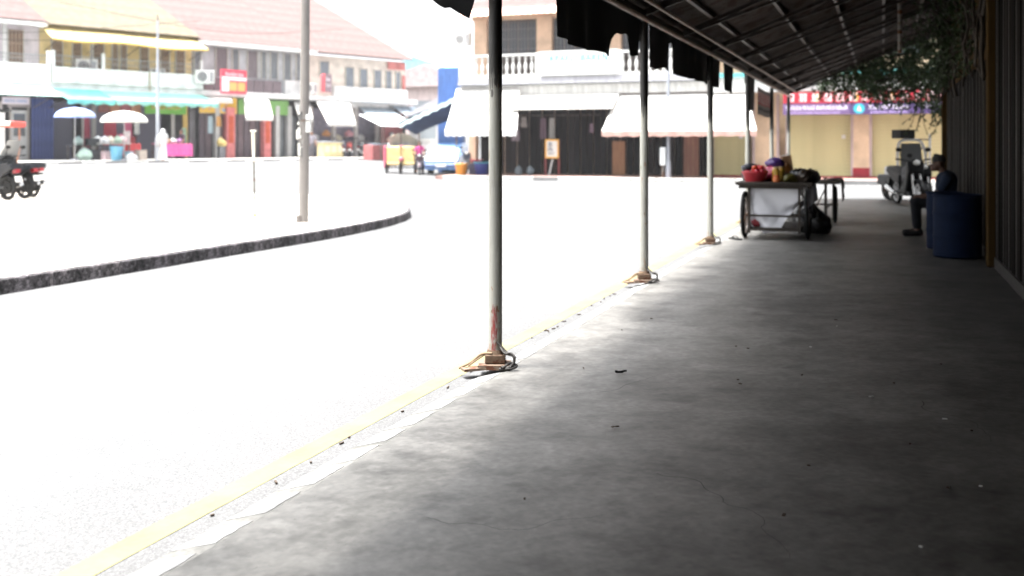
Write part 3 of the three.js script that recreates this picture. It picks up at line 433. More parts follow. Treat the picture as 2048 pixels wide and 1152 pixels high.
// ---------------------------------------------------------------- motorcycles
function motorcycle(label, pos, turn, c, o = {}) {   // +x forward
  const t = thing('motorcycle', label, 'motorcycle', pos, turn, o.group), mB = P(c, 0.4, { specularIntensity: c[0] < 0.02 ? 0.35 : 1 }), bl = mBlack;
  for (const x of [-0.61, 0.62]) {
    const w = obj('wheel', [TO(0.245, 0.042, x, 0.287, 0, 10, 36)], mRubber, t), g = [TO(0.2, 0.016, x, 0.287, 0, 6, 32), fin(new THREE.CylinderGeometry(0.045, 0.045, 0.09, 16).rotateX(PI / 2).translate(x, 0.287, 0))];
    for (let i = 0; i < 5; i++) { const a = i / 5 * 2 * PI; g.push(beam([x + 0.03 * Math.cos(a), 0.287 + 0.03 * Math.sin(a), 0], [x + 0.2 * Math.cos(a), 0.287 + 0.2 * Math.sin(a), 0], 0.03, 0.03)); }
    if (o.rim === mRubber) g.push(fin(new THREE.CylinderGeometry(0.15, 0.15, 0.05, 20).rotateX(PI / 2).translate(x, 0.287, 0)));
    obj('rim', g, o.rim || mSteel, w);
  }
  obj('engine', [RB(0.3, 0.2, 0.2, -0.02, 0.32, 0, 0.04), CY(0.07, 0.08, 0.22, 0.18, 0.36, 0, 16).rotateZ(0), bar([-0.61, 0.287, -0.07], [0.0, 0.32, -0.07], 0.025), bar([-0.61, 0.287, 0.07], [0.0, 0.32, 0.07], 0.03)], P([0.03, 0.03, 0.031], 0.5, { specularIntensity: 0.5 }), t);
  obj('frame', [EX([[-0.85, 0.7], [-0.35, 0.52], [-0.05, 0.42], [0.2, 0.45], [0.42, 0.75], [0.45, 0.88], [0.36, 0.86], [0.2, 0.62], [-0.02, 0.58], [-0.4, 0.7], [-0.82, 0.77]], 0.16, 0.03)], mB, t);
  obj('side_panel', [EX([[-0.92, 0.74], [-0.5, 0.55], [-0.2, 0.5], [-0.18, 0.64], [-0.5, 0.72], [-0.9, 0.79]], 0.26, 0.04)], mB, t);
  obj('leg_shield', [EX([[0.2, 0.36], [0.34, 0.36], [0.5, 0.75], [0.48, 0.92], [0.38, 0.9], [0.36, 0.7]], 0.34, 0.03)], mB, t);
  obj('seat', [EX([[-0.78, 0.77], [-0.5, 0.72], [-0.1, 0.68], [0.06, 0.64], [0.08, 0.67], [-0.1, 0.745], [-0.45, 0.79], [-0.78, 0.82]], 0.25, 0.025)], bl, t);
  obj('fork', [bar([0.62, 0.287, -0.08], [0.44, 0.85, -0.075], 0.022), bar([0.62, 0.287, 0.08], [0.44, 0.85, 0.075], 0.022)], mChrome, t);
  obj('front_mudguard', [grid(16, 4, (a, b) => { const an = 0.3 + 2.0 * a, q = (b - 0.5) * 2; return [0.62 + (0.31 - 0.02 * q * q) * Math.cos(an), 0.287 + (0.31 - 0.02 * q * q) * Math.sin(an), 0.06 * q]; })], mB, t);
  obj('rear_mudguard', [grid(16, 4, (a, b) => { const an = 1.3 + 1.75 * a, q = (b - 0.5) * 2; return [-0.63 + (0.335 - 0.02 * q * q) * Math.cos(an), 0.287 + (0.335 - 0.02 * q * q) * Math.sin(an), 0.065 * q]; }), B(0.012, 0.2, 0.1, -0.97, 0.5, 0, 0, 0, -0.35)], bl, t);
  obj('tail_light', [EX([[-0.97, 0.655], [-0.88, 0.63], [-0.88, 0.71], [-0.95, 0.715]], 0.12, 0.02)], P([0.16, 0.006, 0.01], 0.3), t);
  obj('number_plate', B(0.006, 0.13, 0.15, -1.0, 0.49, 0, 0, 0, -0.3), P([0.55, 0.55, 0.53], 0.5), t);
  const hb = obj('handlebar', [TU([[0.33, 1.0, -0.34], [0.4, 0.98, -0.2], [0.43, 0.93, 0], [0.4, 0.98, 0.2], [0.33, 1.0, 0.34]], 0.014, 30), bar([0.33, 1.0, -0.36], [0.36, 0.995, -0.25], 0.02), bar([0.33, 1.0, 0.36], [0.36, 0.995, 0.25], 0.02)], bl, t);
  obj('headlight', [SP(0.1, 0.47, 0.93, 0, 0.75, 0.8, 1.05, 18)], o.dark ? bl : mB, t); obj('lens', SP(0.075, 0.515, 0.93, 0, 0.5, 0.75, 1, 16), P([0.5, 0.5, 0.48], 0.15), t);
  for (const s of [-1, 1]) { const m = obj('mirror', [EX(Array.from({ length: 14 }, (_, i) => [0.055 * Math.cos(i / 7 * PI), 0.04 * Math.sin(i / 7 * PI)]), 0.03, 0.008).rotateY(PI / 2).translate(0.34, 1.2, 0.3 * s)], bl, t); obj('stalk', bar([0.36, 1.0, 0.25 * s], [0.34, 1.19, 0.29 * s], 0.007), bl, m); }
  obj('exhaust', [bar([0.1, 0.25, 0.13], [-0.35, 0.26, 0.14], 0.022), bar([-0.35, 0.26, 0.14], [-0.85, 0.38, 0.15], 0.048, 14, 0.055)], o.pipe || mChrome, t);
  obj('stand', bar([-0.05, 0.25, -0.1], [-0.12, 0.0, -0.22], 0.012), mSteel, t);
  obj('footrest', bar([0.05, 0.27, -0.24], [0.05, 0.27, 0.24], 0.014), bl, t);
  if (o.basket) { obj('bag', lump(0.16, 1, 1.25, 0.8, 33, 0.1, 0.52, 0.02, 0.1), cloth([0.17, 0.17, 0.175]), t); }
  if (o.shade) { obj('windscreen', [grid(10, 10, (a, b) => [0.42 - 0.28 * b + 0.06 * (1 - (2 * a - 1) ** 2), 0.95 + 0.42 * b, (a - 0.5) * 0.42 * (1 - 0.25 * b)])], P([0.2, 0.21, 0.22], 0.3), t); }
  return t;
}
{
  const g = 'motorcycles parked on the plaza', d = (x, z) => XG(x, z, 0.14);
  const y = PI - 0.55;
  const pl = (x, z) => [x, 0.109, z];
  const row = [motorcycle('black motorcycle nearest in the row at the left edge, tail out', pl(-12.44, -23.86), y, [0.005, 0.0055, 0.008], { group: g, rim: mRubber }), motorcycle('black motorcycle with large red tail light, middle of the row at left', pl(-12.43, -24.56), y + 0.08, [0.006, 0.007, 0.01], { group: g, rim: mRubber }), motorcycle('dark motorcycle with pale windscreen, far end of the row at left', pl(-12.48, -25.26), y - 0.06, [0.012, 0.013, 0.015], { group: g, shade: true, rim: mRubber })]; row.forEach((b) => b.scale.set(1.12, 1.04, 1.12));
  const rb = motorcycle('black motorcycle with white-rimmed wheels parked past the walkway end, facing the viewer', [9.37, -0.04, -23.7], -1.6, [0.004, 0.004, 0.005], { rim: P([0.6, 0.6, 0.6], 0.4), basket: true, dark: true }); rb.scale.setScalar(1.12);
  motorcycle('dark motorcycle mostly hidden behind the white-wheeled one by the wall', [9.95, -0.04, -24.4], -1.75, [0.004, 0.004, 0.005], { dark: true, rim: mRubber });
  const t = thing('food_trishaw', 'white-framed windscreen cab with black box on top behind the parked motorcycle', 'trishaw', [10.05, -0.045, -25.6], -1.35);
  obj('cab_frame', [TU([[0.3, 0.55, -0.36], [0.25, 1.2, -0.34], [0.22, 1.38, -0.26], [0.22, 1.42, 0], [0.22, 1.38, 0.26], [0.25, 1.2, 0.34], [0.3, 0.55, 0.36]], 0.03, 50, 8), RB(0.2, 0.22, 0.5, -0.35, 0.7, 0, 0.06)], P([0.5, 0.5, 0.5], 0.4), t); obj('cab_base', RB(0.9, 0.25, 0.6, -0.2, 0.5, 0, 0.05), P([0.03, 0.03, 0.032], 0.5), t);
  obj('windscreen', [grid(8, 8, (a, b) => [0.29 - 0.06 * b, 0.72 + 0.62 * b, (a - 0.5) * (0.6 - 0.1 * b)])], P([0.05, 0.05, 0.05], 0.4, { specularIntensity: 0.4 }), t);
  obj('box', RB(0.35, 0.2, 0.38, 0.1, 1.55, 0.1, 0.02), mBlack, t);
  for (const [x, z] of [[0.15, -0.4], [0.15, 0.4], [-0.6, 0]]) { const w = obj('wheel', TO(0.24, 0.04, x, 0.285, z, 8, 26), mRubber, t); obj('rim', TO(0.19, 0.016, x, 0.285, z, 6, 24), mSteel, w); }
  t.scale.setScalar(1.12);
  const b = thing('awning_pole', 'thin pale pole with a bent arm behind the parked motorcycle', 'pole', [10.95, -0.045, -26.2], 0); obj('pole', bar([0, 0, 0], [0, 1.75, 0], 0.03), P([0.75, 0.75, 0.75], 0.4), b); obj('arm', [bar([0, 1.6, 0], [-0.7, 1.62, 0], 0.018), TU([[-0.3, 1.62, 0], [-0.2, 1.5, 0], [-0.22, 1.35, 0], [-0.3, 1.25, 0]], 0.02)], mSteel, b);
}
{ // overgrown tree behind the end of the wall
  const t = thing('tree', 'leafy tree spilling over the end of the dark wall beyond the roof', 'tree', W(27.4, 2.6), aW);
  const mBk = M([0.05, 0.038, 0.028], 0.9, texWood, 2), r = rng(909), limbs = [], twigs = [];
  obj('trunk', [bar([0, 0, 0], [-0.1, 2.2, 0.1], 0.16, 12, 0.11), bar([-0.1, 2.2, 0.1], [-0.5, 3.3, 0.2], 0.11, 10, 0.06)], mBk, t);
  for (let i = 0; i < 16; i++) { const y0 = 2 + r() * 1.3, e = [-0.9 - 3.0 * r(), 2.6 + 1.7 * r(), -0.8 + 2.0 * r()]; limbs.push(TU([[-0.15 - 0.1 * (y0 - 2), y0, 0.1], [e[0] * 0.5, (y0 + e[1]) / 2 + 0.25, e[2] * 0.5], e], 0.022 - 0.008 * r(), 12, 5)); }
  obj('limb', limbs, mBk, t);
  const pos = [], nor = [], col = [];
  const leaf = (x, y, z, s) => {
    const a = r() * 2 * PI, dr = -0.35 - 0.9 * r(), d = V(Math.cos(a) * Math.cos(dr), Math.sin(dr), Math.sin(a) * Math.cos(dr)), q = V(-Math.sin(a), 0.5 * (r() - 0.5), Math.cos(a)).normalize(), n = d.clone().cross(q).normalize();
    const b = V(x, y, z), tip = b.clone().addScaledVector(d, s), l = b.clone().addScaledVector(d, s * 0.45).addScaledVector(q, s * 0.24).addScaledVector(n, 0.03), m = b.clone().addScaledVector(d, s * 0.45).addScaledVector(q, -s * 0.24).addScaledVector(n, 0.03), mid = b.clone().addScaledVector(d, s * 0.5);
    const k = 0.55 + 0.7 * r(), c = [0.032 * k, 0.06 * k, 0.017 * k];
    for (const T of [[b, l, mid], [l, tip, mid], [b, mid, m], [mid, tip, m]]) for (const P2 of T) { pos.push(P2.x, P2.y, P2.z); col.push(...c); }
  };
  const low = (x) => { const v = x + 2.6; return v < -0.9 ? 2.95 - (v + 1.6) * 0.4 : 2.67 - (v + 0.9) * 0.2; };   // underside of the crown across the walkway
  for (let i = 0; i < 1000; i++) {
    const x = -4.15 + 4.6 * Math.pow(r(), 0.7), den = clamp((x + 4.3) / 1.6), lo = low(x) + (r() < 0.25 ? -0.2 : 0.05), hi = 2.95 + 1.9 * Math.pow(den, 0.8), y = lo + (hi - lo) * Math.pow(r(), 0.8), z = -1.2 + 2.4 * r();
    if (z > 0.35 && y > roofH(x + 2.6) - 0.25) continue;
    const n = 12 + 12 * r(); for (let k = 0; k < n; k++) leaf(x + 0.2 * (r() + r() - 1) * 1.6, y + 0.2 * (r() + r() - 1) * 1.5, z + 0.3 * (r() + r() - 1), 0.09 + 0.08 * r());
  }
  for (let i = 0; i < 16; i++) { // hanging sprays at the wall end
    const x = -1.9 + 1.3 * r(), y = 2.3 + 0.3 * r(), z = -0.2 + 0.8 * r(), l = 0.35 + 0.6 * r(), sw = (r() - 0.7) * 0.5, pts = [[x, y + 0.3, z], [x + sw * 0.3, y, z], [x + sw * 0.6, y - l * 0.6, z], [x + sw * 1.3, y - l, z]];
    twigs.push(TU(pts, 0.007, 10, 4)); const cv = new THREE.CatmullRomCurve3(pts.map((p) => V(...p)));
    for (let k = 0; k < 16; k++) { const p = cv.getPoint(Math.pow(r(), 1.5)); leaf(p.x, p.y, p.z, 0.06 + 0.05 * r()); }
  }
  obj('twig', twigs, mBk, t);
  const g = new THREE.BufferGeometry(); g.setAttribute('position', new THREE.Float32BufferAttribute(pos, 3)); g.setAttribute('color', new THREE.Float32BufferAttribute(col, 3)); g.computeVertexNormals();
  const f = new THREE.Mesh(g, new THREE.MeshPhysicalMaterial({ vertexColors: true, roughness: 0.75, transmission: 0.35, thickness: 0, side: THREE.DoubleSide })); f.name = 'foliage'; f.castShadow = true; t.add(f); f.userData.kind = 'stuff';
  // bare creeper stems on the upper wall
  const c = thing('creeper', 'bare twisted creeper stems clinging to the upper wall above the planks', 'creeper', [0, 0, 0], aW), st = [], lv = [];
  for (let i = 0; i < 26; i++) { let u = 13.5 + 9 * r(), h = 2.2 + 0.5 * r(), pts = []; for (let k = 0; k < 7; k++) { pts.push([1.2 - 0.12 * r() - (k > 4 ? 0.25 * r() : 0), h, -u]); u += (r() - 0.45) * 0.7; h += 0.15 + 0.25 * r(); } st.push(TU(pts, 0.012 + 0.014 * r(), 30, 6)); }
  obj('stem', st, mBk, c);
  const p0 = pos.length; pos.length = 0; col.length = 0;
  for (let i = 0; i < 1300; i++) { const u = 14.5 + 8 * Math.pow(r(), 0.6); leaf(1.15 - 0.9 * Math.pow(r(), 2) * smooth(u, 15, 21), 2.5 + 1.5 * r(), -u, 0.07 + 0.05 * r()); }
  const g2 = new THREE.BufferGeometry(); g2.setAttribute('position', new THREE.Float32BufferAttribute(pos.slice(), 3)); g2.setAttribute('color', new THREE.Float32BufferAttribute(col.slice(), 3)); g2.computeVertexNormals();
  const f2 = new THREE.Mesh(g2, f.material); f2.name = 'foliage'; f2.userData.kind = 'stuff'; c.add(f2);
}
{
  const p = thing('hanging_pipe', 'pale tube hanging straight down from the roof near the leaves', 'pipe', W(18, 0.276, 2.95), aW); obj('pipe', CY(0.04, 0.035, 0.9, 0, 0.45, 0, 14), M([0.3, 0.29, 0.28], 0.6, texRust, 3), p); obj('bracket', B(0.14, 0.02, 0.02, 0, 0.86, 0), mSteel, p);
  const d = thing('twig_litter', 'short dark piece of bark lying on the walkway right of the nearest post', 'bark', [0.66, 0.004, -6.13], 0.2); obj('bark', [RB(0.05, 0.014, 0.016, 0, 0.008, 0, 0.006), RB(0.03, 0.012, 0.014, 0.03, 0.014, 0.004, 0.005), RB(0.018, 0.016, 0.014, -0.022, 0.012, 0.003, 0.005)], mBlack, d);
  const r = rng(61), li = [], ld = [];
  for (let i = 0; i < 30; i++) { const u = 2.6 + 6 * r(), v = -1.9 + 2.6 * r(), w = W(u, v, 0.006), g = RB(0.008 + 0.018 * r(), 0.006, 0.006 + 0.008 * r(), 0, 0.003, 0, 0.002, r() * 3, 1).translate(...w); (r() < 0.25 ? li : ld).push(g); }
  for (let i = 0; i < 26; i++) { const w = W(2.6 + 7 * r(), -2.42 - 0.05 * r(), -0.042); ld.push(RB(0.012 + 0.03 * r(), 0.008, 0.01, 0, 0.003, 0, 0.003, r() * 3, 1).translate(...w)); }
  const l = obj('litter', ld, P([0.05, 0.035, 0.025], 0.9)); l.userData.kind = 'stuff'; tag(l, 'dark crumbs and bits of leaf scattered over the walkway', 'litter');
  const l2 = obj('litter', li, P([0.5, 0.5, 0.48], 0.9)); l2.userData.kind = 'stuff'; tag(l2, 'pale grit and paper crumbs scattered over the walkway', 'litter');
}

// ---------------------------------------------------------------- the row of shops across the end of the street (frame W, facade at u = 42.2)
const plaster = (c, s = 0.5) => M(c, 0.9, texStreak, s);
const mTile = [M([0.112, 0.07, 0.066], 0.95, texMottle, 0.7), M([0.1, 0.062, 0.058], 0.95, texMottle, 0.9), M([0.125, 0.08, 0.075], 0.95, texMottle, 0.8)];
function text(g, s, x, y, w, h, font, col) { g.font = `bold ${h}px ${font}`; g.fillStyle = col; g.textBaseline = 'middle'; const m = g.measureText(s).width || 1; g.save(); g.translate(x, y); g.scale(w / m, 1); g.fillText(s, 0, 0); g.restore(); }
function glyphs(g, r, x, y, n, s, pitch, col) { g.strokeStyle = col; g.lineWidth = s * 0.11; for (let i = 0; i < n; i++) { const X = x + i * pitch; for (let k = 0; k < 4; k++) { const yy = y + s * (0.08 + 0.28 * k); g.beginPath(); g.moveTo(X + s * 0.08 * r(), yy); g.lineTo(X + s * (0.75 + 0.25 * r()), yy); g.stroke(); } for (let k = 0; k < 2; k++) { const xx = X + s * (0.25 + 0.45 * k + 0.1 * r()); g.beginPath(); g.moveTo(xx, y + s * 0.25 * r()); g.lineTo(xx + s * 0.2 * (r() - 0.5), y + s); g.stroke(); } } }
const signMat = (w, h, f) => new THREE.MeshPhysicalMaterial({ map: canvasTex(w, h, f), roughness: 0.5 });
function board(w, h, d, m) { return new THREE.BoxGeometry(w, h, d); }
function signBoard(name, w, h, d, face, edge, t, x, y, z) {   // box with a printed front
  obj(name, B(w, h, d, x, y, z), edge, t);
  const f = obj('sign_face', new THREE.PlaneGeometry(w - 0.02, h - 0.02), face, t, true); f.position.set(x, y, z + d / 2 + 0.004); return f;
}
function wavy(w, len, amp, pitch, f) { return grid(Math.max(8, Math.round(w / pitch * 6)), 2, f); }
{
  const b = thing('shop_house', 'two storey salmon shop building with white balustrade, awnings and dark folding doors', 'shop building', [0, 0, 0], aW);
  const Z = -42.2, H0 = 0.11, mSal = M([0.74, 0.53, 0.38], 0.9, texMottle, 0.5), mWh = plaster([0.68, 0.68, 0.66]), mDk = M([0.009, 0.005, 0.007], 0.85, texWood, 0.6, { specularIntensity: 0.4 }), mDk2 = M([0.015, 0.0075, 0.0085], 0.85, texWood, 0.7), mGl = P([0.05, 0.055, 0.065], 0.2), mSh = M([0.11, 0.085, 0.075], 0.7, texWood, 0.6);
  obj('wall', [B(11.2, 3.6, 6, -12.0, 5.9, Z - 3.3), B(11.2, 4.2, 5, -12.0, 2.1, Z - 4.0)], mSal, b);
  for (const [v, w] of [[-17.15, 0.62], [-14.1, 0.72], [-10.9, 0.6], [-7.6, 0.6]]) obj('pillar', RB(w, 2.95, 0.34, v, 5.72, Z - 0.12, 0.02), mSal, b);
  const bay = (v0, v1) => { // latticed windows
    const w = v1 - v0, n = Math.max(2, Math.round(w / 0.5)), win = obj('window', B(w, 2.7, 0.06, (v0 + v1) / 2, 5.73, Z - 0.26), mSh, b), gl = [];
    for (let i = 0; i < n; i++) obj('pane', B(w / n - 0.09, 1.5, 0.02, v0 + w * (i + 0.5) / n, 6.2, Z - 0.222), mGl, win);
    for (let i = 0; i <= n * 3; i++) gl.push(B(0.014, 1.6, 0.014, v0 + w * i / n / 3, 6.2, Z - 0.19)); for (let k = 0; k < 3; k++) gl.push(B(w, 0.014, 0.012, (v0 + v1) / 2, 5.75 + 0.45 * k, Z - 0.176));
    obj('grille', gl, M([0.2, 0.19, 0.19], 0.6), win);
  };
  bay(-16.84, -14.46); bay(-13.74, -11.2); bay(-10.6, -7.9);
  obj('lintel', B(11.2, 0.5, 0.2, -12.0, 7.33, Z - 0.16), mSal, b);
  obj('slab', [B(11.6, 0.3, 1.3, -11.95, 4.22, Z + 0.55), B(11.6, 0.1, 1.36, -11.95, 4.12, Z + 0.6)], plaster([0.4, 0.4, 0.43]), b);
  obj('rail_top', B(11.2, 0.1, 0.18, -12, 5.36, Z + 1.08), mWh, b); obj('rail_base', B(11.2, 0.12, 0.16, -12, 4.44, Z + 1.08), mWh, b);
  const ba = LA([[0, 0], [0.07, 0], [0.07, 0.06], [0.035, 0.1], [0.085, 0.3], [0.075, 0.4], [0.035, 0.55], [0.03, 0.62], [0.06, 0.68], [0.06, 0.74], [0.03, 0.78], [0.07, 0.82], [0, 0.82]], 10);
  for (let v = -17.5; v < -6.6; v += 0.29) { if (v > -13.85 && v < -10.4) continue; const m = new THREE.Mesh(ba, mWh); m.name = 'baluster'; m.castShadow = m.receiveShadow = true; m.position.set(v, 4.5, Z + 1.08); b.add(m); }
  for (const v of [-17.6, -14.0, -10.35, -6.6]) obj('newel', RB(0.26, 1.05, 0.24, v, 4.9, Z + 1.08, 0.02), mWh, b);
  // eave over the upper windows, tiled roof above
  const ev = obj('eave_awning', grid(160, 3, (a, c) => [-17.9 + 11.6 * a, 7.62 - 0.5 * c + 0.025 * Math.sin(a * 280) * c, Z - 0.05 + 1.3 * c]), M([0.72, 0.42, 0.32], 0.9, texMottle, 0.6), b);
  for (let k = 0; k < 12; k++) obj('tile_course', B(11.8, 0.06, 0.62, -12.0, 7.72 + 0.24 * k, Z - 0.3 - 0.52 * k, 0, 0.42), mTile[k % 3], b);
  // ground floor: shutters, doors, pillars
  obj('fascia', B(12.4, 0.42, 0.12, -11.55, 3.83, Z + 0.95), mWh, b);
  obj('shop_ceiling', B(11.2, 0.1, 1.2, -12, 3.6, Z + 0.3), M([0.2, 0.18, 0.17], 0.9), b);
  for (let v = -17.2; v < -6.75; v += 0.3) obj('door_leaf', B(0.27, 2.9, 0.05, v, 1.58, Z - 0.42 + 0.05 * (Math.round(v / 0.3) % 2), 0.12 * (Math.round(v / 0.3) % 2 ? 1 : -1)), R() < 0.5 ? mDk : mDk2, b);
  obj('door_header', B(11, 0.5, 0.3, -12, 3.28, Z - 0.5), mDk, b);
  obj('column', RB(0.36, 3.5, 0.36, -17.35, 1.85, Z + 0.35, 0.02), mSal, b); obj('column', RB(0.6, 3.5, 0.3, -7.55, 1.85, Z + 0.05, 0.02), M([0.36, 0.19, 0.13], 0.85, texStreak, 0.7), b);
  for (const k of [-0.2, 0, 0.2]) obj('column_stripe', B(0.06, 3.3, 0.02, -7.55 + k, 1.8, Z + 0.215), M([0.24, 0.11, 0.08], 0.8), b);
  obj('timber_door', [B(0.56, 1.45, 0.06, -10.65, 0.86, Z + 0.2), B(0.4, 0.5, 0.02, -10.65, 1.15, Z + 0.24), B(0.4, 0.5, 0.02, -10.65, 0.5, Z + 0.24)], M([0.42, 0.21, 0.1], 0.7, texWood, 1), b);
  // the sign on the balustrade
  const s = thing('shop_sign', 'white sign with pale blue lettering on the balustrade of the salmon building', 'sign', [0, 0, 0], aW);
  signBoard('panel', 3.45, 1.06, 0.06, signMat(768, 236, (g, w, h) => { g.fillStyle = '#c4c4c2'; g.fillRect(0, 0, w, h); text(g, 'KPAFLI BAREN', 90, 74, 590, 86, 'sans-serif', '#1c6f94'); text(g, 'SANDAKAREREKWANIKA', 100, 165, 570, 54, 'sans-serif', '#4d9cb8'); }), mWh, s, -12.15, 4.94, Z + 1.24);
  // awnings
  const awn = (label, top, bot, m, val, cm = 'cloth') => { const t = thing('awning', label, 'awning', [0, 0, 0], aW); obj('canopy', [grid(60, 8, (a, c) => { const x0 = top[0] + (top[1] - top[0]) * a, x1 = bot[0] + (bot[1] - bot[0]) * a; return [x0 + (x1 - x0) * c, top[2] + (bot[2] - top[2]) * c - 0.05 * Math.sin(c * PI) + 0.012 * Math.sin(a * 43) * c, top[3] + (bot[3] - top[3]) * c]; })], m, t); if (val) obj('valance', [grid(160, 3, (a, c) => [bot[0] + (bot[1] - bot[0]) * a, bot[2] - c * (0.2 + 0.035 * Math.abs(Math.sin(a * 36))), bot[3] + 0.01 + 0.015 * Math.sin(a * 60)])], val, t); obj('arm', [bar([bot[0] + 0.1, bot[2], bot[3]], [top[0] + 0.1, 2.6, Z + 0.1], 0.02), bar([bot[1] - 0.1, bot[2], bot[3]], [top[1] - 0.1, 2.6, Z + 0.1], 0.02)], mSteel, t); return t; };
  const mWA = M([0.72, 0.71, 0.68], 0.9, texMottle, 0.8), mVal = M([0.5, 0.31, 0.27], 0.9, texMottle, 1);
  awn('white cloth awning sloping far down at the left end of the salmon building', [-17.9, -14.9, 3.95, Z + 1.02], [-17.5, -14.25, 2.02, -39], mWA, M([0.6, 0.6, 0.58], 0.9));
  awn('wide white awning with pink scalloped valance right of the dark shopfront', [-10.55, -5.1, 3.52, Z + 1.03], [-10.6, -4.5, 1.98, -39], mWA, mVal);
  const cz = thing('awning', 'low white corrugated awning over the dark folding doors', 'awning', [0, 0, 0], aW);
  obj('corrugated_sheet', grid(300, 3, (a, c) => [-14.85 + 4.45 * a, 3.62 - 0.68 * c + 0.03 * Math.sin(a * 4.45 / 0.13 * 2 * PI), Z + 1.03 + 1.3 * c]), mWA, cz); obj('rail', B(4.4, 0.04, 0.04, -12.6, 2.9, Z + 2.25), mSteel, cz);
  // left end: air conditioner and blue panel beyond
  ac('white air conditioner on the corner of the salmon building', W(42.0, -17.95, 6.25), aW, 0.9);
}
function ac(label, pos, turn, s = 1, group) {
  const t = thing('air_conditioner', label, 'air conditioner', pos, turn, group), m = P([0.62, 0.62, 0.6], 0.5);
  obj('casing', RB(0.85 * s, 0.6 * s, 0.32 * s, 0, 0, 0, 0.02), m, t); obj('fan_grille', [fin(new THREE.CylinderGeometry(0.22 * s, 0.22 * s, 0.02, 24).rotateX(PI / 2).translate(-0.12 * s, 0, 0.163 * s))], P([0.12, 0.12, 0.13], 0.6), t); obj('side_vent', B(0.16 * s, 0.45 * s, 0.01, 0.29 * s, 0, 0.162 * s), P([0.28, 0.28, 0.29], 0.6), t);
  const r = []; for (let i = 1; i < 4; i++) r.push(TO(0.06 * i * s, 0.006, -0.12 * s, 0, 0.18 * s, 5, 20)); obj('guard', r, m, t);
  obj('bracket', [B(0.04, 0.03, 0.4 * s, -0.3 * s, -0.31 * s, 0), B(0.04, 0.03, 0.4 * s, 0.3 * s, -0.31 * s, 0)], mSteel, t); return t;
}
{ // yellow shuttered shops to the right
  const b = thing('shop_house', 'cream shop building with pale yellow roller shutters under red and purple signs', 'shop building', [0, 0, 0], aW);
  const Z = -42.2, mCr = M([0.7, 0.55, 0.38], 0.9, texMottle, 0.5), mMau = plaster([0.5, 0.42, 0.42]), mRed = plaster([0.3, 0.03, 0.045]), mWh = plaster([0.68, 0.68, 0.66]);
  obj('wall', B(19, 7.2, 5, 2.9, 3.6, Z - 3.0), mCr, b);
  const sh = (v0, v1, i) => { // roller shutter with modelled slats
    const w = v1 - v0, n = 36, mY = [M([0.6, 0.57, 0.31], 0.75, texStreak, 0.5), M([0.57, 0.54, 0.29], 0.75, texStreak, 0.6)];
    const s = obj('roller_shutter', B(w, 0.12, 0.08, (v0 + v1) / 2, 0.17, Z - 0.18), mY[0], b);
    const g = EX([[0, 0], [0.018, 0.012], [0.024, 0.035], [0.018, 0.058], [0, 0.068]], w).rotateY(-PI / 2);
    for (let k = 0; k < n; k++) { const m = new THREE.Mesh(g, mY[k % 2]); m.name = 'slat'; m.castShadow = m.receiveShadow = true; m.position.set((v0 + v1) / 2, 0.23 + 0.0705 * k, Z - 0.22 ); m.rotation.y = PI; s.add(m); }
    obj('guide', B(0.07, 2.7, 0.1, v0 - 0.02, 1.45, Z - 0.15), mMau, b); obj('guide', B(0.07, 2.7, 0.1, v1 + 0.02, 1.45, Z - 0.15), mMau, b);
    obj('lock', B(0.14, 0.14, 0.02, v1 - 0.3, 1.75, Z - 0.17), P([0.6, 0.62, 0.6], 0.4), s);
  };
  sh(-6.66, -5.22); sh(-3.66, -1.16); sh(-0.4, 2.62); sh(3.4, 6.2);
  for (const [v, w] of [[-4.5, 0.86], [-0.79, 0.6], [3.0, 0.6]]) { obj('pillar', B(w, 3.4, 0.34, v, 1.85, Z - 0.1), mCr, b); obj('pillar_trim', [B(0.09, 3.3, 0.36, v - w / 2 - 0.05, 1.85, Z - 0.11), B(0.09, 3.3, 0.36, v + w / 2 + 0.05, 1.85, Z - 0.11)], mMau, b); obj('pillar_foot', B(w + 0.03, 0.4, 0.38, v, 0.31, Z - 0.09), mRed, b); }
  obj('plinth', B(14, 0.06, 0.3, 0.2, 0.14, Z - 0.05), mRed, b);
  obj('lintel', B(13.2, 0.45, 0.2, 0, 3.0, Z - 0.16), mCr, b);
  obj('canopy_slab', B(13, 0.6, 1.3, 0.0, 3.85, Z + 0.5), mWh, b); obj('gutter', B(13, 0.16, 0.14, 0, 4.24, Z + 1.2), P([0.1, 0.4, 0.4], 0.5), b);
  for (let i = 0; i < 4; i++) { const w = obj('window', B(1.1, 1.3, 0.06, -4.4 + 2.6 * i, 5.7, Z - 0.48), P([0.16, 0.18, 0.2], 0.3), b); obj('frame', [B(0.06, 1.4, 0.08, -4.95 + 2.6 * i, 5.7, Z - 0.45), B(0.06, 1.4, 0.08, -3.85 + 2.6 * i, 5.7, Z - 0.45), B(1.2, 0.06, 0.08, -4.4 + 2.6 * i, 6.4, Z - 0.45), B(0.05, 1.3, 0.07, -4.4 + 2.6 * i, 5.7, Z - 0.44)], mWh, w); }
  for (let k = 0; k < 10; k++) obj('tile_course', B(19.4, 0.06, 0.62, 2.9, 7.35 + 0.24 * k, Z - 0.2 - 0.52 * k, 0, 0.42), mTile[k % 3], b);
  const r = rng(83);
  const s1 = thing('shop_sign', 'long red shop sign with white characters above the yellow shutters', 'sign', [0, 0, 0], aW);
  signBoard('panel', 7.6, 0.46, 0.08, signMat(2048, 124, (g, w, h) => { g.fillStyle = '#98182c'; g.fillRect(0, 0, w, h); for (const x of [0.27, 0.46, 0.64]) { g.fillStyle = '#c8902c'; g.beginPath(); g.ellipse(w * (x - 0.1), h * 0.5, 26, 50, 0, 0, 7); g.fill(); } glyphs(g, r, 36, 16, 16, 88, 126, '#ecd9d9'); }), mRed, s1, 0.1, 3.28, Z + 1.2);
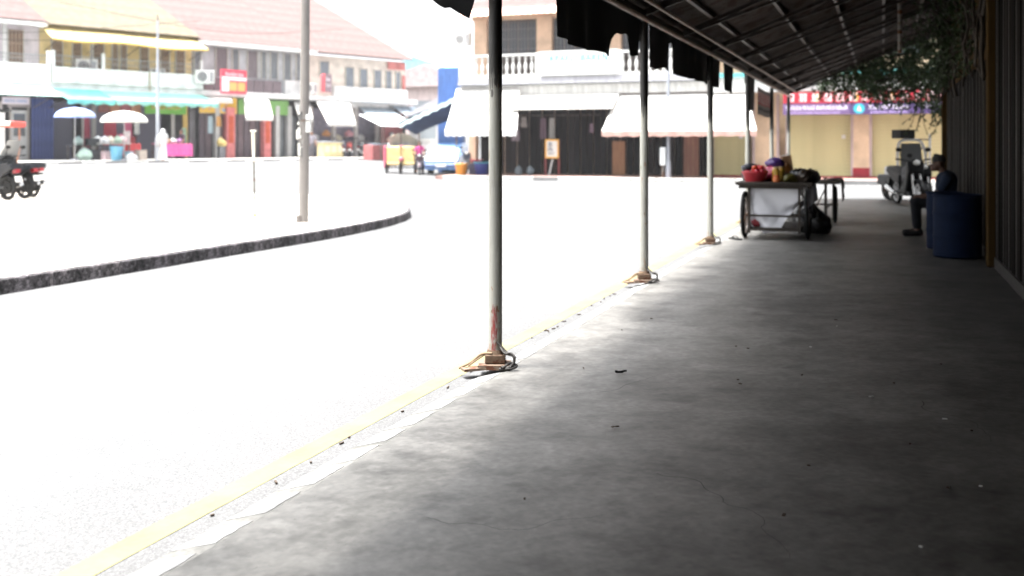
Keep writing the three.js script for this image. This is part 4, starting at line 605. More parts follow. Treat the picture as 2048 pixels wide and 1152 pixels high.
  const s2 = thing('shop_sign', 'long purple shop sign with white lettering and round teal emblem below the red sign', 'sign', [0, 0, 0], aW);
  signBoard('panel', 7.6, 0.44, 0.08, signMat(2048, 118, (g, w, h) => { g.fillStyle = '#43335f'; g.fillRect(0, 0, w, h); g.fillStyle = '#5f4a70'; g.fillRect(0, 0, w * 0.33, h); text(g, 'TAULEA WAAZ DATUKLUARAN', 24, 44, 630, 62, 'serif', '#e8e2f0'); text(g, 'tel 03 2274 jualan borong dan runcit', 60, 98, 520, 26, 'sans-serif', '#b9a5d2'); g.fillStyle = '#2f97a8'; g.beginPath(); g.arc(w * 0.375, h / 2, 56, 0, 7); g.fill(); g.fillStyle = '#dcecee'; g.beginPath(); g.moveTo(w * 0.375, 22); g.lineTo(w * 0.375 + 26, 86); g.lineTo(w * 0.375 - 22, 78); g.fill(); text(g, 'NALINI MALL', 860, 44, 400, 62, 'serif', '#e8e2f0'); text(g, 'pakaian dan kain', 880, 98, 360, 26, 'sans-serif', '#b9a5d2'); text(g, 'JUALAN', 1360, 44, 260, 60, 'serif', '#e8e2f0'); text(g, 'BORONG', 1700, 44, 240, 60, 'serif', '#cfc6de'); }), P([0.1, 0.05, 0.2]), s2, 0.1, 2.83, Z + 1.2);
}
{ // pavement in front of both
  const p = thing('pavement', '', '', [0, 0, 0], aW); struct(p); delete p.userData.label; delete p.userData.category;
  obj('paving', B(34, 0.16, 12, -0.9, 0.03, -44.9), M([0.34, 0.2, 0.17], 0.9, texMottle, 0.5), p);
  const ks = [M([0.5, 0.5, 0.48], 0.9, texMottle, 1), M([0.2, 0.2, 0.2], 0.9, texMottle, 1)];
  for (let v = -17, i = 0; v < 15; v += 1.02, i++) obj('kerb_stone', RB(1.0, 0.22, 0.16, v, 0.015, -38.85, 0.02), R() < 0.75 ? ks[0] : ks[1], p);
}
{ // things on that pavement
  const t = thing('lamp_post', 'pale grey lamp post with a meter box, in front of the scalloped awning', 'lamp post', WG(39.4, -7.98, 0.02), aW);
  obj('pole', [CY(0.05, 0.07, 7, 0, 3.5, 0, 14), CY(0.1, 0.11, 0.8, 0, 0.4, 0, 14)], P([0.3, 0.32, 0.36], 0.5, { metalness: 0.3 }), t); obj('meter_box', RB(0.22, 0.72, 0.2, -0.2, 1.0, 0.05, 0.03), P([0.6, 0.62, 0.62], 0.5), t); obj('box_leg', B(0.1, 0.64, 0.1, -0.2, 0.32, 0.05), mSteel, t); obj('arm', TU([[0, 6.9, 0], [-0.3, 7.3, 0], [-1.2, 7.4, 0]], 0.035), mSteel, t); obj('lamp_head', RB(0.5, 0.12, 0.18, -1.4, 7.38, 0, 0.04), P([0.5, 0.5, 0.5]), t);
  const s = thing('menu_board', 'yellow framed notice board on two legs before the dark doors', 'notice board', W(41.0, -13.35, 0.11), aW);
  signBoard('panel', 0.62, 0.82, 0.04, signMat(256, 340, (g, w, h) => { g.fillStyle = '#d8a23a'; g.fillRect(0, 0, w, h); g.fillStyle = '#cfd0cc'; g.fillRect(26, 26, w - 52, h - 52); const r = rng(12); for (let i = 0; i < 22; i++) { g.fillStyle = ['#777c86', '#8d8272', '#9aa3aa', '#545b66'][i % 4]; g.fillRect(40 + r() * 110, 44 + r() * 230, 20 + r() * 60, 8 + r() * 22); } }), P([0.5, 0.3, 0.08]), s, 0, 1.15, 0);
  obj('leg', B(0.05, 1.55, 0.04, -0.3, 0.78, -0.03), P([0.25, 0.05, 0.05]), s); obj('leg', B(0.05, 1.55, 0.04, 0.3, 0.78, -0.03), P([0.25, 0.05, 0.05]), s); obj('prop', bar([0.04, 0.7, 0.05], [-0.08, 0, 0.18], 0.03), P([0.55, 0.56, 0.55]), s);
  const r = rng(15);
  const hang = (label, v, h, l, w, c) => { const o = obj('hanging_garment', grid(10, 10, (a, b) => [v + (a - 0.5) * w * (0.75 + 0.25 * b), h - l * b, -41.6 + 0.05 * Math.sin(a * 8 + v) * b + 0.02]), cloth(c)); o.rotation.y = aW; tag(o, label, 'garment'); };
  hang('grey striped garment hanging left of the yellow notice board', -15.25, 2.7, 1.1, 0.4, [0.28, 0.24, 0.28]); hang('small pale towel hanging high before the dark doors', -14.85, 2.65, 0.45, 0.3, [0.4, 0.38, 0.36]); hang('dark striped garment hanging behind the yellow notice board', -13.95, 2.6, 0.9, 0.32, [0.2, 0.14, 0.18]); hang('pale garment hanging right above the yellow notice board', -13.55, 2.6, 0.9, 0.3, [0.42, 0.42, 0.4]); hang('small mauve cloth hanging further right before the dark doors', -11.75, 2.35, 0.4, 0.18, [0.3, 0.22, 0.28]);
  const o = obj('clothes_rail', bar([-15.6, 2.72, -41.6], [-11.4, 2.72, -41.6], 0.02), mSteel); o.rotation.y = aW; tag(o, 'thin rail of hanging garments under the corrugated awning', 'rail');
  const pot = (name, label, u, v, rr0, h, c, rim) => { const k = thing(name, label, name === 'bucket' ? 'bucket' : 'barrel', W(u, v, 0.112), aW); obj('body', LA([[0, 0], [rr0 * 0.75, 0], [rr0, h * 0.96], [rr0 * 0.95, h * 0.96], [rr0 * 0.7, 0.03], [0, 0.03]], 26), P(c, 0.45), k); obj('rim', fin(new THREE.TorusGeometry(rr0, 0.03, 8, 26).rotateX(PI / 2).translate(0, h * 0.96, 0)), P(rim || c, 0.45), k); };
  pot('bucket', 'orange plastic tub on the pavement beside the blue car', 40.4, -17.35, 0.27, 0.5, [0.6, 0.27, 0.03], [0.65, 0.35, 0.1]);
  pot('plastic_drum', 'blue tub next to the first post, behind the orange tub', 41.0, -16.6, 0.36, 0.55, [0.03, 0.05, 0.25], [0.06, 0.3, 0.4]); pot('plastic_drum', 'dark teal tub just right of the first post in front of the dark doors', 41.0, -15.95, 0.3, 0.5, [0.02, 0.06, 0.09]);
  for (const [i, v] of [-15.1, -14.55].entries()) { const q = obj('bottle_sack', lump(0.16, 1, 1.3, 1, 50 + i, 0, 0, 0, 0.2), P([0.2, 0.25, 0.28], 0.5)); q.position.set(...W(41.6, v, 0.11)); tag(q, ['greyish sack on the pavement left of the notice board', 'greyish sack on the pavement nearest the notice board'][i], 'sack'); }
  const red = obj('basin', LA([[0, 0], [0.2, 0], [0.28, 0.14], [0.3, 0.14], [0.3, 0.16], [0.27, 0.15], [0.19, 0.02], [0, 0.02]], 24), P([0.5, 0.07, 0.1], 0.4)); red.position.set(...W(41.2, -16.95, 0.62)); tag(red, 'red plastic basin on top of a crate behind the orange tub', 'basin');
  const cr = thing('crate', 'dark crate under the red basin', 'crate', W(41.2, -16.95, 0.112), aW); obj('side', [B(0.5, 0.5, 0.04, 0, 0.25, 0.23), B(0.5, 0.5, 0.04, 0, 0.25, -0.23), B(0.04, 0.5, 0.42, 0.23, 0.25, 0), B(0.04, 0.5, 0.42, -0.23, 0.25, 0)], P([0.03, 0.03, 0.06], 0.6), cr);
  for (let i = 0; i < 5; i++) obj('slat', B(0.52, 0.07, 0.012, 0, 0.06 + 0.1 * i, 0.258), P([0.05, 0.05, 0.09], 0.6), cr);
}

// ---------------------------------------------------------------- the row of old shop houses at the left (frame L)
const GL = 0.645;   // its ground
function leftHouse(label, s0, s1, eave, c, depth = 12, o = {}) {
  const t = thing('old_shop_house', label, 'shop house', [-25.6, 0, -50], aL), w = s1 - s0, cx = (s0 + s1) / 2;
  t.userData.w = undefined; delete t.userData.w;
  obj('wall', [B(w - 0.02, eave - 4.3, depth, cx, 4.3 + (eave - 4.3) / 2, -depth / 2 - 0.1)], c, t);
  obj('party_wall', [B(0.2, 4.3, depth, s0 + 0.1, 2.15, -depth / 2), B(0.2, 4.3, depth, s1 - 0.1, 2.15, -depth / 2), B(w, 4.3, 0.2, cx, 2.15, -5)], M([0.22, 0.21, 0.23], 0.9, texMottle, 0.5), t);
  obj('slab', [B(w, 0.3, 1.4, cx, 4.42, 0.5)], M([0.75, 0.76, 0.76], 0.9, texMottle, 0.5), t);
  const n = 24, roof = obj('roof', B(w + 0.1, 0.05, depth * 0.98, cx, eave + 0.1 + depth * 0.215, -depth / 2 + 0.3, 0, 0.44), o.tile || mTile[0], t);
  for (let k = 0; k < n; k++) obj('tile_course', B(w + 0.06, 0.05, depth / n * 1.05, cx, eave + 0.12 + (k + 0.5) * depth / n * 0.47, 0.75 - (k + 0.5) * depth / n, 0, 0.5), (o.tiles || mTile)[k % 3], roof);
  obj('verge', [bar([s0, eave + 0.12, 0.8], [s0, eave + 0.2 + depth * 0.47, 0.75 - depth], 0.09, 8), ], o.verge || mTile[1], t);
  return t;
}
function slotWindow(t, s, y0, y1, w, m, o = 0, slats = true) {
  const win = obj('window', B(w, y1 - y0, 0.06, s, (y0 + y1) / 2, o - 0.07), m, t);
  const fr = plaster([0.6, 0.58, 0.52]); obj('frame', [B(0.05, y1 - y0 + 0.1, 0.1, s - w / 2 - 0.02, (y0 + y1) / 2, o - 0.05), B(0.05, y1 - y0 + 0.1, 0.1, s + w / 2 + 0.02, (y0 + y1) / 2, o - 0.05)], fr, win);
  if (slats) { const g = []; for (let k = 1; k < 4; k++) g.push(B(0.025, y1 - y0, 0.03, s - w / 2 + w * k / 4, (y0 + y1) / 2, o - 0.025)); for (let k = 1; k < 3; k++) g.push(B(w, 0.03, 0.025, s, y0 + (y1 - y0) * k / 3, o - 0.02)); obj('grille', g, M([0.42, 0.33, 0.25], 0.8), win); }
}
const mBrownSh = M([0.3, 0.19, 0.12], 0.8, texWood, 0.7), mGreySh = M([0.26, 0.285, 0.31], 0.8, texWood, 0.7), mWhiteP = M([0.86, 0.86, 0.85], 0.9, texMottle, 0.5), mShopDk = M([0.19, 0.15, 0.18], 0.8, texWood, 0.5), mRailing = P([0.25, 0.27, 0.28], 0.5);
function balcony(t, s0, s1, y0, y1, rail, posts) {
  obj('parapet', B(s1 - s0, y1 - y0, 0.14, (s0 + s1) / 2, (y0 + y1) / 2, 1.2), mWhiteP, t);
  const g = [B(s1 - s0, 0.03, 0.03, (s0 + s1) / 2, rail, 1.2)]; for (let s = s0; s < s1; s += 0.16) g.push(B(0.012, rail - y1, 0.012, s, (rail + y1) / 2, 1.2)); g.push(B(s1 - s0, 0.02, 0.02, (s0 + s1) / 2, (rail + y1) / 2, 1.205));
  obj('railing', g, mRailing, t); for (const s of posts) obj('railing_post', B(0.14, rail - y0 + 0.25, 0.16, s, (rail + y0 + 0.25) / 2, 1.205), mWhiteP, t);
}
{
  const b1 = leftHouse('lilac white shop house at the left edge with a tall latticed window', -9, 1.97, 7.6, M([0.78, 0.72, 0.76], 0.9, texMottle, 0.5));
  slotWindow(b1, 0.77, 5.2, 7.25, 0.72, mBrownSh); slotWindow(b1, -2.4, 5.2, 7.25, 0.72, mBrownSh); obj('pilaster', B(0.22, 3, 0.12, 0.2, 6.1, 0.01), mWhiteP, b1);
  obj('eave_board', B(11, 0.2, 0.1, -3.5, 7.55, 0.75), mWhiteP, b1); balcony(b1, -9, 1.9, 4.5, 5.5, 5.95, [1.87]);
  obj('shop_front', [B(1.05, 3.0, 0.1, -0.35, GL + 1.5, -0.2), B(1.1, 0.8, 0.1, 1.0, GL + 3.1, -0.2)], plaster([0.45, 0.4, 0.4]), b1);
  const d = obj('door', B(0.78, 2.5, 0.06, 1.0, GL + 1.3, -0.2), P([0.5, 0.5, 0.5]), b1); obj('pane', B(0.56, 1.15, 0.02, 1.0, GL + 1.8, -0.16), P([0.1, 0.11, 0.12], 0.2), d); obj('frame', [B(0.08, 2.7, 0.12, 0.56, GL + 1.35, -0.18), B(0.08, 2.7, 0.12, 1.44, GL + 1.35, -0.18)], P([0.4, 0.36, 0.33]), d);
  const b2 = leftHouse('yellow walled shop house with brown shutters behind a white balcony parapet', 1.97, 10.66, 7.5, M([0.85, 0.68, 0.34], 0.9, texMottle, 0.5), 12, { tiles: [M([0.13, 0.106, 0.07], 0.95, texMottle, 0.7), M([0.117, 0.094, 0.062], 0.95, texMottle, 0.9), M([0.138, 0.112, 0.074], 0.95, texMottle, 0.8)], tile: M([0.15, 0.13, 0.095], 0.95, texMottle, 0.7) });
  for (const [s, w] of [[2.85, 0.52], [3.9, 0.42], [5.08, 0.54], [6.0, 0.28], [6.5, 0.28], [7.7, 0.45], [8.95, 0.5], [9.9, 0.5]]) slotWindow(b2, s, 5.2, 6.95, w, mBrownSh);
  balcony(b2, 2.05, 10.55, 4.6, 5.42, 6.0, [2.1, 4.72, 10.5]);
  obj('drain_pipe', bar([4.1, 4.6, 1.05], [4.2, 6.8, 1.0], 0.06), P([0.25, 0.24, 0.24]), b2); obj('drain_pipe', bar([7.3, 4.4, 1.3], [7.3, 5.4, 1.3], 0.04), M([0.3, 0.25, 0.15], 0.8), b2);
  const b3 = leftHouse('grey shop house with dark upright shutters and a white gutter board', 10.66, 18.85, 7.35, M([0.55, 0.57, 0.6], 0.9, texMottle, 0.5));
  for (const [s, w] of [[11.0, 0.4], [12.6, 0.75], [13.55, 0.4], [14.75, 0.7], [15.55, 0.32], [16.3, 0.5], [17.3, 0.5], [18.2, 0.4]]) slotWindow(b3, s, 5.55, 7.15, w, s === 12.6 || s === 14.75 ? M([0.27, 0.23, 0.25], 0.8, texWood, 0.7) : mGreySh, 0, false);
  for (let i = 0; i < 9; i++) obj('spandrel_panel', B(0.62, 0.85, 0.05, 11.05 + 0.68 * i, 4.98, 0.0), M([0.32, 0.25, 0.27], 0.85, texWood, 0.8), b3);
  obj('spandrel_panel', B(1.7, 1.0, 0.08, 17.9, 5.0, 0.02), mWhiteP, b3); obj('eave_board', B(8.4, 0.22, 0.12, 14.8, 7.34, 0.75), P([0.7, 0.7, 0.68]), b3);
  const b4 = leftHouse('cream corner shop house with six grey windows under a long tiled roof', 18.85, 27.3, 7.25, M([0.84, 0.76, 0.67], 0.9, texMottle, 0.5), 12);
  for (const [s, w, y0, y1] of [[20.2, 0.68, 6.0, 6.85], [22.3, 0.62, 5.25, 6.6], [23.5, 0.6, 5.4, 6.55], [24.75, 0.58, 5.4, 6.55], [25.75, 0.45, 5.4, 6.55], [26.6, 0.34, 5.3, 6.5]]) slotWindow(b4, s, y0 - 0.05, y1, w, M([0.3, 0.34, 0.39], 0.7, texWood, 0.7), 0, false);
  obj('corner_band', [B(1.6, 0.55, 0.04, 26.4, 6.95, 0.02), B(0.3, 2.0, 0.04, 27.1, 5.3, 0.02)], plaster([0.6, 0.22, 0.2]), b4);
  obj('gable_wall', B(0.1, 6.6, 12, 27.3, 3.9, -6.1), plaster([0.66, 0.5, 0.45]), b4);
  obj('white_wall', B(6.4, 1.4, 0.3, 24, 4.6, 0.15), mWhiteP, b4);
  obj('shop_front', [B(1.9, 3.0, 0.15, 25.6, GL + 1.45, 0.4)], M([0.7, 0.26, 0.28], 0.8, texWood, 0.7), b4); for (let i = 0; i < 7; i++) obj('shutter_rib', B(0.1, 2.6, 0.05, 25.0 + 0.24 * i, GL + 1.3, 0.5), M([0.62, 0.24, 0.26], 0.8), b4);
  obj('shop_back', B(6.6, 3.2, 0.1, 22.2, GL + 1.6, -0.9), M([0.42, 0.4, 0.5], 0.9, texMottle, 0.8), b4); for (let i = 0; i < 4; i++) obj('column', B(0.22, 3.3, 0.24, 19.0 + 1.85 * i, GL + 1.65, 0.1), M([0.7, 0.66, 0.64], 0.9, texMottle, 0.8), b4); for (let i = 0; i < 3; i++) obj('shelf', B(1.4, 0.06, 0.4, 19.9 + 1.85 * i, GL + 1.0 + 0.3 * (i % 2), -0.6), M([0.5, 0.42, 0.4], 0.9), b4);
  // eave awning, yellow
  const ye = thing('awning', 'long yellow cloth awning along the eave of the yellow house', 'awning', [-25.6, 0, -50], aL);
  obj('canopy', grid(90, 6, (a, c) => [1.9 + 8.8 * a - 0.1 * c, 7.62 - 0.8 * c - 0.06 * Math.sin(c * PI) - 0.05 * Math.sin(a * 11) * c, 0.3 + 1.5 * c]), M([0.66, 0.52, 0.22], 0.9, texStreak, 0.5), ye);
  obj('valance', grid(140, 2, (a, c) => [1.8 + 8.8 * a, 6.82 - 0.05 * Math.sin(a * 11) - c * (0.1 + 0.03 * Math.abs(Math.sin(a * 60))), 1.81]), M([0.62, 0.44, 0.12], 0.9), ye);
  obj('bracket', [2.2, 4.4, 6.6, 8.6, 10.4].map((s) => bar([s, 6.8, 1.75], [s, 6.3, 0.02], 0.02)), mSteel, ye);
  // teal awnings
  const teal = (label, s0, s1, y0, y1, o1, c, wav) => { const t = thing('awning', label, 'awning', [-25.6, 0, -50], aL); const m = M(c, 0.7, texMottle, 0.6); obj('canopy', grid(Math.round((s1 - s0) * 40), 5, (a, b) => [s0 + (s1 - s0) * a + 0.5 * b * 0.3, y0 + (y1 - y0) * b + (wav ? 0.03 * Math.sin(a * (s1 - s0) / 0.16 * 2 * PI) : -0.04 * Math.sin(b * PI)), 1.25 + (o1 - 1.25) * b]), m, t); if (!wav) obj('valance', grid(Math.round((s1 - s0) * 20), 2, (a, b) => [s0 + 0.15 + (s1 - s0) * a, y1 - b * (0.22 + 0.04 * Math.sin(a * (s1 - s0) * 9)), o1 + 0.03 * Math.sin(a * (s1 - s0) * 6)]), M(c.map((q) => q * 0.85), 0.8, texMottle, 0.9), t); obj('strut', [bar([s0 + 0.3, y1, o1 - 0.05], [s0 + 0.3, 3.3, 0.05], 0.02), bar([s1 - 0.3, y1, o1 - 0.05], [s1 - 0.3, 3.3, 0.05], 0.02)], mSteel, t); };
  teal('pale teal corrugated awning at the left edge over the glazed door', -9, 1.85, 4.42, 3.85, 2.6, [0.42, 0.62, 0.58], true);
  teal('deep teal cloth awning, shortest one, left of the white parasol', 2.0, 4.5, 4.32, 3.72, 2.7, [0.16, 0.56, 0.49]);
  teal('long bright teal cloth awning under the yellow house', 4.55, 10.55, 4.3, 3.75, 2.7, [0.3, 0.66, 0.58]);
  // white slanting awnings of the grey and cream houses
  const wa = (label, A, Bq, C, D, c = [0.7, 0.7, 0.68], side) => { const t = thing('awning', label, 'awning', [-25.6, 0, -50], aL); obj('canopy', grid(20, 6, (a, b) => [0, 1, 2].map((k) => (A[k] * (1 - a) + Bq[k] * a) * (1 - b) + (D[k] * (1 - a) + C[k] * a) * b - (k === 1 ? 0.05 * Math.sin(b * PI) : 0))), M(c, 0.9, texMottle, 0.8), t); obj('bar', [bar(D, C, 0.03), bar(A, D, 0.02), bar(Bq, C, 0.02)], mSteel, t); obj('valance', quad([D[0], D[1] - 0.15, D[2] + 0.01], [C[0], C[1] - 0.15, C[2] + 0.01], [C[0], C[1], C[2] + 0.01], [D[0], D[1], D[2] + 0.01]), M(c.map((q) => q * 0.8), 0.9), t); };
  wa('white slanting awning under the red and white sign', [13.5, 4.45, 0.9], [15.2, 4.45, 0.9], [14.2, 3.0, 2.9], [12.3, 3.0, 2.9]);
  wa('small white slanting awning seen past the utility pole', [17.1, 4.1, 0.9], [18.3, 4.1, 0.9], [17.6, 3.05, 2.2], [16.6, 3.05, 2.2]);
  wa('wide white slanting awning on the cream corner house', [18.7, 4.4, 0.9], [21.5, 4.4, 0.9], [20.0, 2.75, 3.4], [17.8, 2.75, 3.4]);
  wa('short white awning left over the yellow shop band', [10.8, 4.35, 0.9], [12.6, 4.35, 0.9], [12.3, 4.0, 1.6], [10.6, 4.0, 1.6]);
  wa('blue grey lean-to roof over the red shutter', [22.6, 4.0, 0.4], [25.6, 4.0, 0.4], [25.2, 3.3, 2.0], [22.2, 3.3, 2.0], [0.36, 0.42, 0.47]);
  wa('second blue grey lean-to roof beyond the red shutter', [25.4, 4.15, 0.4], [27.6, 4.15, 0.4], [28.4, 3.2, 2.4], [25.8, 3.2, 2.4], [0.33, 0.4, 0.47]);
  // signs
  const sg = (label, name, s, o, y, w, h, d, f, edge = [0.4, 0.4, 0.4], ry = 0) => { const t = thing(name, label, 'sign', L(s, o, y), aL + ry); signBoard('panel', w, h, d, signMat(256, Math.max(32, Math.round(256 * h / w / 4) * 4), f), P(edge), t, 0, 0, 0); };
  sg('red and white shop sign with two orange panels projecting from the grey house', 'shop_sign', 12.35, 1.6, 5.1, 1.85, 1.4, 0.14, (g, w, h) => { g.fillStyle = '#d93a50'; g.fillRect(0, 0, w, h); g.fillStyle = '#f1dede'; g.fillRect(0, h * 0.3, w, h * 0.14); g.fillRect(0, h * 0.42, w * 0.28, h * 0.5); text(g, 'Kwality Inn', 34, h * 0.19, 190, 36, 'serif', '#f6d7da'); g.fillStyle = '#e6a05c'; g.fillRect(w * 0.3, h * 0.52, w * 0.3, h * 0.36); g.fillRect(w * 0.64, h * 0.52, w * 0.3, h * 0.36); g.fillStyle = '#d93a50'; g.fillRect(0, h * 0.92, w, h * 0.08); }, [0.6, 0.1, 0.14], 0.15);
  sg('faded yellow shop sign band running under the white sign board', 'shop_sign', 11.95, 0.6, 3.75, 2.5, 0.95, 0.08, (g, w, h) => { g.fillStyle = '#d3ab46'; g.fillRect(0, 0, w, h); g.strokeStyle = '#b98a7c'; g.lineWidth = 8; for (let i = 0; i < 4; i++) { g.beginPath(); g.moveTo(20 + i * 42, h * 0.8); g.lineTo(70 + i * 46, h * 0.2); g.stroke(); } g.fillStyle = '#c0504a'; g.fillRect(w * 0.78, h * 0.62, w * 0.18, h * 0.22); g.fillStyle = '#7d9fbd'; g.fillRect(w * 0.6, h * 0.7, 26, 18); });
  sg('green shop sign band beside the yellow one, partly under the white awning', 'shop_sign', 15.1, 0.6, 3.72, 3.6, 0.9, 0.08, (g, w, h) => { g.fillStyle = '#6c9a55'; g.fillRect(0, 0, w, h); text(g, 'KEDAI', 20, h / 2, 90, 34, 'sans-serif', '#86ad6b'); }, [0.15, 0.3, 0.1]);
  sg('green shop banner with red lettering under the long teal awning', 'shop_sign', 8.35, 1.1, 3.45, 2.5, 0.62, 0.04, (g, w, h) => { g.fillStyle = '#5f9a35'; g.fillRect(0, 0, w, h); text(g, 'BUNGA MALAR', 40, h * 0.42, 180, 30, 'sans-serif', '#b5763f'); g.strokeStyle = '#86b45c'; g.lineWidth = 4; g.beginPath(); g.arc(w * 0.75, 0, 40, 0, 3.1); g.stroke(); }, [0.1, 0.3, 0.06]);
  sg('pale banner with blue lettering above the glazed door at the left edge', 'shop_sign', 0.7, 0.15, 3.65, 1.35, 0.36, 0.04, (g, w, h) => { g.fillStyle = '#cfc4cb'; g.fillRect(0, 0, w, h); text(g, 'KEDAI EMAS', 14, h / 2, 220, 42, 'sans-serif', '#5f7fb0'); });
  const rs = thing('round_sign', 'brownish rounded sign with pale lettering and red edge projecting from the cream house', 'sign', L(19.2, 1.5, 5.35), aL + 0.35); signBoard('panel', 0.8, 1.15, 0.2, signMat(128, 184, (g, w, h) => { g.fillStyle = '#7d6a72'; g.fillRect(0, 0, w, h); text(g, 'Bar', 20, 52, 90, 48, 'serif', '#d9d2d6'); text(g, 'Cafe', 16, 112, 96, 44, 'serif', '#d9d2d6'); }), P([0.6, 0.1, 0.1]), rs, 0, 0, 0); obj('edge', [RB(0.12, 1.1, 0.24, -0.5, -0.05, 0, 0.05)], P([0.6, 0.08, 0.1]), rs);
  // shop interiors of the yellow and grey houses
  const fr = (name, s, w, h, c, o = -0.2, y = GL) => obj(name, B(w, h, 0.12, s, y + h / 2, o), c, b2);
  const mCurt = M([0.08, 0.11, 0.3], 0.95, texStreak, 1); const cu = obj('curtain', grid(60, 4, (a, b) => [1.42 + 1.1 * a, GL + 0.05 + 3.1 * b, 0.25 + 0.07 * Math.sin(a * 40)]), mCurt); cu.position.set(-25.6, 0, -50); cu.rotation.y = aL; tag(cu, 'tall dark blue curtain beside the glazed door behind the blue parasol', 'curtain');
  for (const s of [4.2, 4.75, 9.35]) fr('column', s, 0.2, 3.4, plaster([0.5, 0.48, 0.46]), 0.1); fr('column', 10.0, 0.28, 3.3, plaster([0.55, 0.38, 0.12]), 0.3);
  for (const [s, w] of [[3.3, 1.7], [6.1, 2.4], [8.6, 1.5]]) fr('shop_opening', s, w, 3.1, M([0.17, 0.165, 0.22], 0.9), -1.2);
  for (let i = 0; i < 4; i++) fr('hanging_mat', 4.95 + 0.6 * i, 0.55, 0.5, [M([0.2, 0.08, 0.07], 0.9), M([0.3, 0.13, 0.07], 0.9), M([0.25, 0.07, 0.08], 0.9), M([0.32, 0.16, 0.09], 0.9)][i], 0.8, 3.15);
  for (const [s, w] of [[12.7, 0.55], [15.25, 0.5]]) { obj('column', B(w, 3.0, 0.4, s, GL + 1.5, 0.6), M([0.72, 0.24, 0.24], 0.8, texMottle, 0.9), b3); obj('plaque', B(w * 0.6, 1.6, 0.03, s, GL + 1.7, 0.82), M([0.55, 0.1, 0.05], 0.8, texStreak, 2), b3); }
  for (let i = 0; i < 9; i++) obj('door_leaf', B(0.36, 2.85, 0.06, 11.1 + 0.42 * i + (i > 3 ? 0.5 : 0), GL + 1.45, 0.25), [mShopDk, M([0.24, 0.175, 0.2], 0.8, texWood, 0.6)][i % 2], b3);
  for (const s of [11.9, 16.1, 17.0, 18.3]) obj('column', B(0.3, 3.2, 0.3, s, GL + 1.6, 0.5), plaster([0.5, 0.5, 0.5]), b3); for (let i = 0; i < 3; i++) obj('door_leaf', B(0.6, 2.6, 0.06, 16.55 + 0.85 * i, GL + 1.3, 0.2), mGreySh, b3);
  const acg = [[4.0, 0.8, 5.55, 1.25], [8.0, 0.75, 5.35, 1.0], [10.5, 1.5, 5.3, 1.25], [18.3, 0.9, 5.0, 1.1]];
  const acl = ['white air conditioner on the balcony left of the drain pipe', 'white air conditioner on the balcony behind the street lamp pole', 'white air conditioner jutting out between the yellow and the grey house', 'white air conditioner by the utility pole on the grey house'];
  acg.forEach(([s, o, y, sc], i) => ac(acl[i], L(s, o, y), aL - 0.3, sc));
}

// ---------------------------------------------------------------- street furniture, people and goods in the street
{
  const mPole = M([0.17, 0.16, 0.153], 0.9, texStreak, 0.6);
  const t = thing('utility_pole', 'tall grey concrete pole pasted with torn posters on the plaza', 'pole', [-3.55, 0.093, -16.84], 0);
  obj('pole', CY(0.062, 0.083, 9, 0.04, 4.5, 0, 24).rotateZ(-0.008), mPole, t); obj('foot', CY(0.086, 0.088, 0.13, 0, 0.065, 0, 24), M([0.1, 0.09, 0.085], 0.9, texMottle, 2), t);
  const r = rng(41), cols = [[0.5, 0.5, 0.48], [0.42, 0.42, 0.4], [0.12, 0.12, 0.12], [0.3, 0.3, 0.29], [0.06, 0.06, 0.065]];
  for (let i = 0; i < 20; i++) { const y = 1.0 + 0.95 * r(), a = (r() - 0.5) * 2.2, h = 0.05 + 0.12 * r(), w = 0.25 + 0.5 * r(); const g = fin(new THREE.CylinderGeometry(0.0835 + i * 0.0003, 0.0845 + i * 0.0003, h, 8, 1, true, a, w)).translate(0, y, 0); obj('poster', g, M(cols[Math.floor(r() * 5)], 0.9, texMottle, 5), t); }
  const bx = thing('notice_box', 'pale metal box strapped to the utility pole', 'box', [-3.43, 1.62, -16.82], 0); obj('case', RB(0.09, 0.3, 0.1, 0, 0.15, 0, 0.01), P([0.5, 0.52, 0.52], 0.5), bx); obj('strap', B(0.16, 0.02, 0.12, -0.04, 0.2, 0), mSteel, bx);
  const s = thing('sign_stump', 'slim post with pale top standing on the plaza left of the utility pole', 'post', [-4.67, 0.093, -18.16], 0);
  obj('post', bar([0, 0, 0], [-0.02, 1.02, 0], 0.018), M([0.12, 0.13, 0.12], 0.7, texRust, 3), s); obj('upper_post', bar([-0.02, 1.02, 0], [-0.03, 1.56, 0], 0.022, 10, 0.03), P([0.6, 0.58, 0.5]), s); obj('cap', RB(0.1, 0.03, 0.08, -0.03, 1.57, 0, 0.008), P([0.5, 0.48, 0.42]), s); obj('base', CY(0.04, 0.06, 0.06, 0, 0.03, 0, 14), M([0.35, 0.2, 0.08], 0.9), s);
  const lp = thing('street_lamp', 'thin grey street lamp pole standing among the stalls before the teal awning', 'street lamp', LG(6.0, 4.5), aL);
  obj('pole', [CY(0.05, 0.1, 7.2, 0, 3.6, 0, 14), CY(0.13, 0.14, 1.2, 0, 0.6, 0, 14)], P([0.36, 0.38, 0.42], 0.5, { metalness: 0.2 }), lp); obj('bracket', bar([0, 7.0, 0], [0, 7.5, 0], 0.03), mSteel, lp);
}
